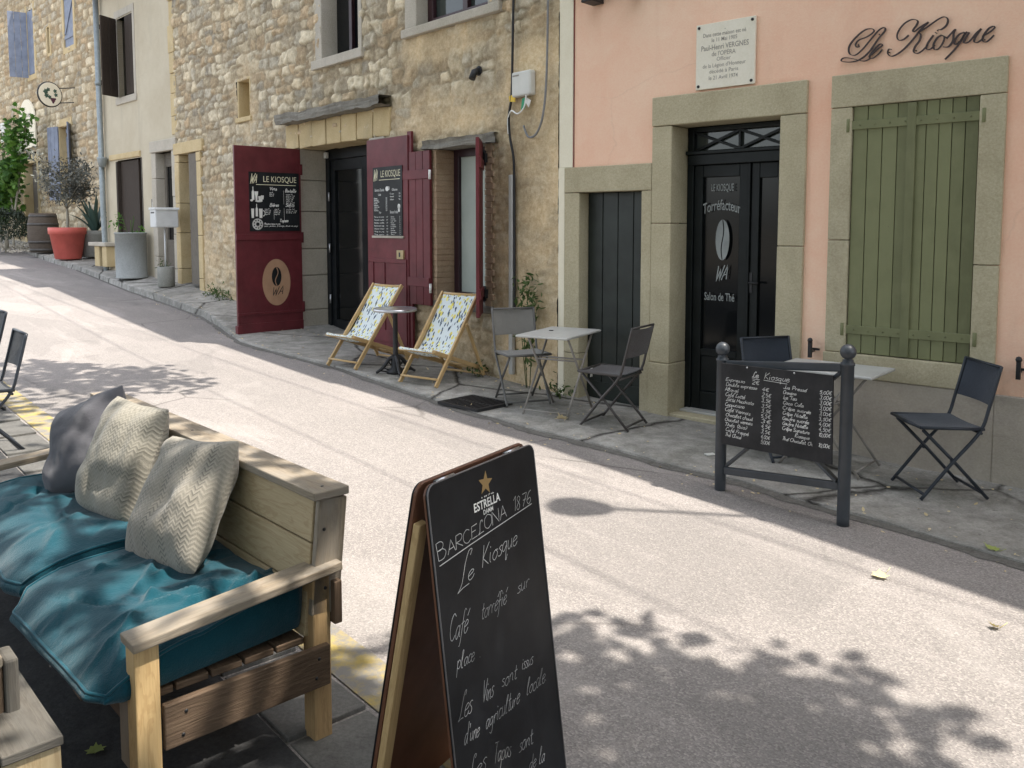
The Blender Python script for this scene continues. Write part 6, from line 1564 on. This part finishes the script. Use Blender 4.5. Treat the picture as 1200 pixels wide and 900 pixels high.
pot('stone_planter', 'round grey concrete planter holding the agave', 'plant pot', P_GREY, [(.0,.03),(.30,.03),(.33,.05),(.36,.50),(.40,.56),(.40,.66),(.365,.66),(.35,.6)], GREYPOT, .62, .36)
pot('zinc_planter', 'tall grey metal tub planter in front of the brown door', 'plant pot', P_TUB, [(.0,.0),(.276,.0),(.284,.012),(.272,.02),(.272,.82),(.286,.825),(.286,.842),(.272,.848),(.262,.84),(.26,.80)], ZINCTUB, .78, .262)
pot('mailbox_pot', 'small rough concrete pot carrying the white mailbox post', 'plant pot', P_MB, [(.0,.0),(.125,.0),(.14,.02),(.137,.34),(.13,.35),(.11,.345),(.105,.30)], GREYPOT, .30, .11)
BR = thing('wooden_barrel', 'dark old wooden barrel with iron hoops by the vine covered wall', 'barrel', P_BAR)
def br_(z): return .30+.065*(1-((z-.5)/.5)**2)
mb = MB(); mb.lathe([(.0,.0)]+[(br_(z), z) for z in [i/14 for i in range(15)]]+[(.27,1.0),(.265,.95),(.0,.95)], 36); mb.build('staves', BARRELW, BR)
for z in (.07, .27, .72, .93):
    mb = MB(); mb.lathe([(br_(z)+.001,z-.03),(br_(z)+.010,z-.03),(br_(z+.03)+.010,z+.03),(br_(z+.03)+.001,z+.03)], 36); mb.build('hoop', HOOP, BR)
MBX = thing('mailbox', 'white metal mailbox on a thin pole in front of the glazed door', 'mailbox', P_MB+Vector((0,0,.30)), D(-52))
mb = MB(); mb.tube([(0,0,-.1),(.01,0,.75)], .016, 8); mb.build('pole', MAILW, MBX)
mb = MB(); mb.b2(-.17, .17, -.19, .19, .72, 1.03); mb.build('box', MAILW, MBX, .02, 3)
mb = MB(); mb.prism([(-.19,1.02),(.19,1.02),(.175,1.06),(-.175,1.06)], (0,-.205,0), (1,0,0), (0,0,1), .41); mb.build('lid', MAILW, MBX, .006)
mb = MB(); mb.b2(-.10, .10, -.192, -.189, .96, .985); mb.build('slot', IRON, MBX)
PBn = onw(-8.45, 17.75)
BN = thing('stone_bench', 'small grey bench of one plank on a block beside zinc tub', 'bench', PBn, D(-46))
mb = MB(); mb.b2(-.55, .45, -.16, .16, .42, .50); mb.build('seat', GREYST, BN, .015); mb = MB(); mb.b2(-.30, -.02, -.12, .12, 0, .42); mb.build('support', OCHRE, BN, .015); mb = MB(); mb.b2(.15, .4, -.12, .12, 0, .42); mb.build('support', OCHRE, BN, .015)

# ------------------------------------------------------------------ plants
def leaf_poly(kind_, L, wd):
    if kind_ == 'lobed':
        A = [(0,0),(.30,.10),(.50,.02),(.42,.30),(.62,.45),(.36,.52),(.30,.75),(.12,.70),(0,1.0),(-.12,.70),(-.30,.75),(-.36,.52),(-.62,.45),(-.42,.30),(-.50,.02),(-.30,.10)]
        return [(x*L*wd, y*L) for x, y in A]
    return [(0,0),(.30*wd*L,.25*L),(.36*wd*L,.5*L),(.22*wd*L,.8*L),(0,L),(-.22*wd*L,.8*L),(-.36*wd*L,.5*L),(-.30*wd*L,.25*L)]
def add_leaf(mb, p, R, L, wd, kind_='oval', fold=.25):
    P = leaf_poly(kind_, L, wd); b = len(mb.v)
    for x, y in P:
        q = R @ Vector((x, y, -abs(x)*fold-.12*y*y/L)); mb.v.append((p[0]+q.x, p[1]+q.y, p[2]+q.z))
    mb.f.append(tuple(range(b, b+len(P)))); mb.uv.append([(0,0)]*len(P)); mb.sm.append(False); mb.mi.append(0)
def rnd_rot(r, tilt=1.0):
    return Matrix.Rotation(r.uniform(0, 2*PI), 3, 'Z') @ Matrix.Rotation(r.gauss(0, .6)*tilt, 3, 'X') @ Matrix.Rotation(r.gauss(0, .6)*tilt, 3, 'Y')
def leaf_cloud(mb, r, blobs, L, wd, kind_='oval', tilt=1.0, clump=7, spread=.12):
    for (c, rad, n) in blobs:
        rad = rad if hasattr(rad, '__len__') else (rad, rad, rad)
        for _ in range(max(1, n//clump)):
            while True:
                d = Vector((r.uniform(-1,1), r.uniform(-1,1), r.uniform(-1,1)))
                if d.length <= 1: break
            q = Vector((c[0]+d.x*rad[0], c[1]+d.y*rad[1], c[2]+d.z*rad[2]))
            for _ in range(clump):
                p = q+Vector((r.gauss(0,1), r.gauss(0,1), r.gauss(0,1)))*spread
                add_leaf(mb, p, rnd_rot(r, tilt), L*r.uniform(.6, 1.25), wd, kind_)
    return mb
rp_ = random.Random(99)
AGV = thing('agave', 'blue green agave with long pointed leaves in the grey planter', 'plant', P_GREY+Vector((0,0,.60)))
for k in range(17):
    az = k*2.399+.3; el = .35+.75*((k % 6)/6); Ln = rp_.uniform(.75, 1.30)*(.75+.25*el)
    mb = MB(); dirv = Vector((math.cos(az), math.sin(az), 0)); side = Vector((-math.sin(az), math.cos(az), 0))
    def ag(u, v):
        t = v; ang = el+.55-.5*t*(1.3-el)*.8; rr = Ln*t
        x = rr*math.cos(ang)*.75; z = rr*math.sin(ang)
        w = .075*(1-t)**.75*(.55+.45*min(1, t*5)); s_ = (u-.5)*2
        return tuple(dirv*(x+.03)+side*(s_*w)+Vector((0,0,z+abs(s_)*w*.5)))
    mb.grid(ag, 4, 12); mb.grid(lambda u, v: tuple(Vector(ag(u, v))-Vector((0,0,.012*(1-v)))), 4, 12, flip=True); mb.build('leaf', AGAVE, AGV)
OT = thing('potted_olive_tree', 'sparse grey leaved little tree growing out of coral red pot', 'tree', P_RED+Vector((0,0,.68)))
mb = MB(); tips = []
mb.tube(smooth_poly3([(0,0,-.1),(.02,.0,.35),(-.03,.03,.8),(.0,.0,1.1)], 5), [.035-.0009*i for i in range(16)], 8)
for k in range(16):
    a = rp_.uniform(0, 2*PI); z0 = rp_.uniform(.45, 1.1); ln = rp_.uniform(.35, .95)
    e = Vector((math.cos(a)*ln*.75, math.sin(a)*ln*.75, z0+ln*rp_.uniform(.3, 1.0)))
    mb.tube([(0,0,z0), tuple(Vector((0,0,z0)).lerp(e, .5)+Vector((0,0,.06))), tuple(e)], [.014,.009,.004], 6); tips.append(e)
mb.build('trunk', BARK, OT)
mb = MB(); leaf_cloud(mb, rp_, [(tuple(Vector((0,0,.9)).lerp(e, t)), .20, 55) for e in tips for t in (.55, .8, 1.0)], .085, .55, 'oval', 1.2, 5, .08); mb.build('crown', OLIVE, OT)
gp = farw(-8.6, -.9); gp.z = gz(gp.x, gp.y)+.15
GV = thing('grapevine', 'bright green grapevine climbing the far stone wall over the arched sign', 'vine', gp, AG)
mb = MB(); mb.tube(smooth_poly3([(-.4,0,-.1),(-.45,.1,.9),(-.3,.2,1.8),(.0,.25,2.6),(.25,.3,3.4)], 6), .03, 8); mb.tube(smooth_poly3([(-.35,.05,.8),(-.9,.1,1.6),(-1.7,.2,2.0),(-2.4,.2,2.1)], 6), .022, 8); mb.build('stem', BARK, GV)
mb = MB(); leaf_cloud(mb, rp_, [((.25,.15,3.35),(.30,.2,.35),90),((.20,.15,2.9),(.38,.25,.35),130),((-.05,.1,2.45),(.45,.25,.35),150),((-.35,.05,2.0),(.55,.3,.4),190),((-1.0,.0,1.75),(.7,.3,.45),220),((-1.7,.1,1.55),(.7,.3,.45),220),((-2.6,.1,1.5),(.8,.3,.6),220),((-1.2,-.05,1.1),(.8,.3,.4),170)], .17, 1.0, 'lobed', 1.1, 6, .13); mb.build('foliage', VINE, GV)
cp = farw(-12.2, -.5); cp.z = gz(cp.x, cp.y)+.15
CV = thing('climbing_shrub', 'dark green climbing shrub with a pink flower at the left picture edge', 'shrub', cp, AG)
mb = MB(); mb.tube(smooth_poly3([(0,0,-.1),(.1,.1,1.2),(0,.15,2.2),(.3,.15,2.9)], 6), .03, 8); mb.build('stem', BARK, CV)
mb = MB(); leaf_cloud(mb, rp_, [((.2,.2,3.1),(.7,.25,.4),170),((.1,.1,2.4),(.8,.3,.5),190),((-.3,.0,1.7),(.8,.3,.6),190),((-.2,0,.9),(.9,.3,.7),170)], .12, .8, 'oval', 1.1, 6, .13); mb.build('foliage', WEED, CV)
mb = MB(); leaf_cloud(mb, rp_, [((.35,-.35,2.05),.05,24)], .10, 1.0, 'oval', 1.5, 6, .03); mb.build('flower', ROSE, CV)
bp = offp(-13.6, 23.0)
DB = thing('round_bush', 'dense dark rounded bush on the gravel left of the barrel', 'bush', bp)
mb = MB(); mb.tube([(0,0,-.1),(0,0,.5)], .05, 8); mb.build('stem', BARK, DB)
mb = MB()
for _ in range(2600):
    a = rp_.uniform(0, 2*PI); h = rp_.uniform(-.15, 1); rr = math.sqrt(max(0, 1-max(h,0)**2))*rp_.uniform(.72, 1.03)
    add_leaf(mb, (math.cos(a)*rr*.78, math.sin(a)*rr*.78, .40+h*.62), rnd_rot(rp_, 1.6), .12*rp_.uniform(.6, 1.2), .35)
mb.build('foliage', DKBUSH, DB)
def weed(label, loc, blobs, L, n_st, h, rz=0, mat=None, wd=.45):
    T = thing('wall_weed', label, 'weed', loc, rz, 'weeds growing at the foot of the walls')
    mb = MB()
    for i in range(n_st):
        a = rp_.uniform(-1, 1)*.14; mb.tube([(a*.3,0,0),(a*.8,-.02,h*.5),(a*1.3,-.05,h*rp_.uniform(.7,1))], .004, 5)
    mb.build('stem', mat or WEED, T); mb = MB(); leaf_cloud(mb, rp_, blobs, L, wd, 'oval', 1.3, 4, .04); mb.build('foliage', mat or WEED, T); return T
q = stonew(-.32, -.10); q.z = pv(q.x, q.y)
weed('slender green weed climbing the wall between the conduit and the white strip', q, [((0,-.03,.95),(.09,.05,.12),70),((.03,-.02,.8),(.13,.05,.12),90),((-.02,-.02,.62),(.10,.05,.15),80),((.02,0,.3),(.06,.04,.2),40)], .07, 5, .95, AS)
q = pinkw(.1, -.12); q.z = pv(q.x, q.y); weed('low green weed at the foot of the white strip behind the table', q, [((0,-.03,.06),(.14,.06,.06),70)], .055, 3, .12, AS)
q = stonew(-1.05, -.12); q.z = pv(q.x, q.y); weed('low dark weed at the wall foot behind the right deckchair', q, [((0,0,.08),(.16,.07,.08),90)], .05, 3, .14, AS)
q = stonew(-7.6, -.15); q.z = pv(q.x, q.y); weed('dry green weeds at the wall foot left of the swung out door', q, [((0,0,.07),(.55,.1,.08),170)], .06, 5, .15, AS)
q = P_TUB+Vector((-.03,.05,.77)); weed('small yellow green plant growing in the tall zinc tub', q, [((-.22,.0,.25),(.07,.07,.2),50),((.12,0,.08),(.12,.1,.06),40)], .075, 4, .4, 0, VINE, .7)
q = P_MB+Vector((-.03,-.0,.29)); weed('tuft of dark weed in the mailbox pot', q, [((-.03,0,.08),(.07,.07,.08),50)], .06, 3, .16, 0)

# ------------------------------------------------------------------ fallen leaves
def fallen(label, loc, rz, L, mat, curl=.35, tilt=(0,0), group=None):
    mb = MB(); P = leaf_poly('lobed', L, .85); b = []
    n = len(P); c = (0, L*.45)
    mb.v.append((c[0], c[1], .004))
    for x, y in P: r = math.hypot(x, y-c[1]); mb.v.append((x, y, .004+curl*r*r/L*(1+.6*math.sin(7*x/L+3*y/L))))
    for i in range(n): mb.face((0, 1+i, 1+(i+1) % n), None, True)
    mb.tube([(0,0,.006),(.0,-.35*L,.012+curl*.05)], .0016, 5)
    o = mb.build('fallen_leaf', mat); o.location = loc; o.rotation_euler = (tilt[0], tilt[1], rz)
    return tag(o, label, 'leaf', 'dry plane leaves lying on the ground')
fallen('pale yellow dry leaf lying in the sun on the road in front of the barrier', Vector((1.77, 3.93, gz(1.77,3.93)+.005)), 1.9, .085, m_leaf('pale_yellow_leaf', (.62,.56,.28), (.7,.62,.36), None, .1), .5)
lf_ = onp(.42, 6.80); fallen('curled tan dry leaf standing on the pavement in front of the folding table', lf_+Vector((0,0,.0)), 2.6, .10, DRYLEAF, .9, (.7, .3))
lf_ = onp(2.45, 4.22); fallen('greenish leaf lying in the pavement crack at right picture edge', Vector((2.46,4.20,gz(2.46,4.2)+.02)), .6, .085, GREENLEAF, .5, (.2, .1))
fallen('green yellow star shaped leaf in deep shade under the sofa front', Vector((-1.28, 2.50, gz(-1.28,2.5)+.008)), .4, .06, GREENLEAF, .2)
fallen('thin pale leaf sliver lying on the sunny road at right', Vector((2.02, 3.42, gz(2.02,3.42)+.004)), 1.0, .05, m_leaf('sliver_leaf', (.6,.5,.2), (.66,.56,.26), None, .1), .6, (.3,.6))
mb = MB(); mb.box((0,0,.006),(.07,.045,.008), Matrix.Rotation(.3,3,'Z')); o = mb.build('paper_scrap', PLASTICW, None, .002); o.location = onp(1.40, 5.92); tag(o, 'small white paper scrap on the pavement left of the barrier', 'litter')
# grit and leaf litter along kerb and wall foot
mb = MB(); rl = random.Random(31)
for _ in range(900):
    s_ = ST[rl.randrange(len(ST)-6)]
    if rl.random() < .55: t = rl.gauss(0, .03); dzz = 0
    else: t = rl.uniform(.0, .78)**.5*.8
    k_ = s_[0]; w_ = s_[1]; p = k_.lerp(w_, t) if t > 0 else k_+(k_-w_).normalized()*abs(rl.gauss(0,.10))
    z = (pave_at(s_, t)[2]+.012 if t > .012 else gz(p.x, p.y)+.004)
    L = rl.uniform(.008, .032)
    add_leaf(mb, (p.x, p.y, z), rnd_rot(rl, .5), L, .8)
o = mb.build('leaf_litter', DRYLEAF); kind(o, 'stuff', 'dry leaf crumbs scattered along kerb and pavement')
mb = MB()
for _ in range(420):
    u_ = rl.uniform(0, 1); p = Vector((-12.9, 22.2, 0)).lerp(Vector((-15.6, 26.0, 0)), u_)+Vector((rl.gauss(0,.5), rl.gauss(0,.5), 0))
    s2_ = rl.uniform(.02, .07); mb.box((p.x, p.y, gz(p.x,p.y)+.12), (s2_, s2_*.8, s2_*.7), Matrix.Rotation(rl.uniform(0,3),3,'Z'))
kind(mb.build('gravel', GREYST), 'stuff', 'pale gravel around the round bush')

# ------------------------------------------------------------------ plane trees over the terrace: their shade falls into the picture
def plane_tree(label, base, targets, seed, wide=(), hr=(4.5, 6.4)):
    r = random.Random(seed); T = thing('plane_tree', label, 'tree', base, 0, 'plane trees shading the terrace')
    B = Vector(base); mb = MB(); lv = MB(); fork = Vector((0,0,3.6)); N = 0
    mb.tube(smooth_poly3([(0,0,-.2),(.03,.02,1.2),(-.03,.0,2.4),tuple(fork)], 5), [.20-.004*i for i in range(16)], 12)
    for (x, y, rx, ry, n, dens) in targets:
        c0 = lit_from(x, y, 5.2)-B
        m_ = fork.lerp(c0, .5)+Vector((r.gauss(0,.12), r.gauss(0,.12), .25))
        mb.tube(smooth_poly3([tuple(fork), tuple(m_), tuple(c0)], 5), [.07-.005*i for i in range(11)], 8)
        for _ in range(n):
            while True:
                a, b = r.uniform(-1, 1), r.uniform(-1, 1)
                if a*a+b*b <= 1: break
            gx, gy = x+a*rx, y+b*ry; h = r.uniform(*hr)
            q = lit_from(gx, gy, h)-B
            if r.random() < .35: mb.tube([tuple(c0.lerp(q, .25)), tuple(q)], [.008,.004], 4, False)
            for _ in range(dens):
                p = q+Vector((r.gauss(0,.13), r.gauss(0,.13), r.gauss(0,.10)))
                add_leaf(lv, p, rnd_rot(r, .8), .125*r.uniform(.6, 1.25), .95, 'lobed', .15)
    for (x, y, rx, ry, n) in wide:          # broad extra crown, added out of the picture to block sky light over the terrace
        c0 = lit_from(x, y, 5.4)-B; mb.tube(smooth_poly3([tuple(fork), tuple(fork.lerp(c0, .5)+Vector((0,0,.4))), tuple(c0)], 5), [.09-.007*i for i in range(11)], 8)
        for _ in range(n):
            q = lit_from(x+r.uniform(-rx, rx), y+r.uniform(-ry, ry), r.uniform(4.6, 6.6))-B
            add_leaf(lv, q, rnd_rot(r, .6), .32*r.uniform(.7, 1.2), 1.0, 'lobed', .12)
    mb.build('trunk', BARK, T); lv.build('crown', PLANE, T); return T
plane_tree('plane tree whose crown shades the near terrace, trunk outside the picture', (2.6, -1.2, gz(2.6,-1.2)),
  [(.70,2.42,.84,.62,54,11),(.30,2.85,.5,.5,26,11),(1.06,2.72,.42,.36,18,10),(-.38,2.95,.42,.6,24,10),(-.45,2.3,.6,.5,26,10),(-1.0,2.7,.6,.6,11,10),(-1.5,3.2,.55,.6,10,10),(-2.2,3.7,.7,.6,11,10),(-1.3,1.6,.9,.8,30,7),(.3,1.6,.9,.6,30,7),(-2.3,2.6,.7,.7,22,7)], 3, [(-1.5,-.6,3.2,1.6,900),(2.6,.5,1.6,1.7,520),(-1.5,-4.0,4.0,2.0,1100),(3.5,-3.0,2.0,2.2,600),(4.4,1.0,1.7,1.5,520),(-3.6,2.6,1.2,1.3,420)])
plane_tree('plane tree whose crown shades the street farther left, trunk outside the picture', (-4.2, 3.6, gz(-4.2,3.6)),
  [(-4.3,8.2,1.0,.55,44,11),(-3.55,7.9,.6,.42,20,10),(-5.1,8.3,.8,.6,28,10),(-3.9,6.9,.7,.5,18,7),(-5.0,6.8,1.0,.8,24,7),(-3.1,5.2,.8,.7,14,7)], 4, [(-5.4,3.2,1.6,2.2,560),(-6.8,5.6,1.4,1.6,400),(-7.0,.5,2.2,2.6,700)])

HG = thing('sky_screen', 'tall dense leaf screen added behind the camera to block sky light, outside the picture', 'sky_screen', (0,0,0))  # unseen leafy screen, added to keep low sky light off the foreground
mb = MB(); hb = random.Random(77)
for a, b in (((-11,-3.5),(-2,-7.5)), ((-2,-7.5),(7,-6.5))):
    A_, B_ = Vector((*a,0)), Vector((*b,0)); d_ = (B_-A_).normalized(); n_ = Vector((-d_.y, d_.x, 0))
    for _ in range(1500):
        p = A_.lerp(B_, hb.random())+n_*hb.uniform(-.45,.45); z = hb.uniform(.0, 4.2)
        add_leaf(mb, (p.x, p.y, gz(p.x,p.y)+z), rnd_rot(hb, 1.5), hb.uniform(.25,.45), 1.0, 'lobed', .15)
mb.build('foliage', PLANE, HG)
mb = MB()
for i in range(12):
    x = -10.5+i*1.5; y = np.interp(x, [-11,-2,7], [-3.5,-7.5,-6.5]); mb.tube([(x,y,gz(x,y)-.2),(x+.05,y,gz(x,y)+3.6)], .05, 6)
mb.build('trunk', BARK, HG)
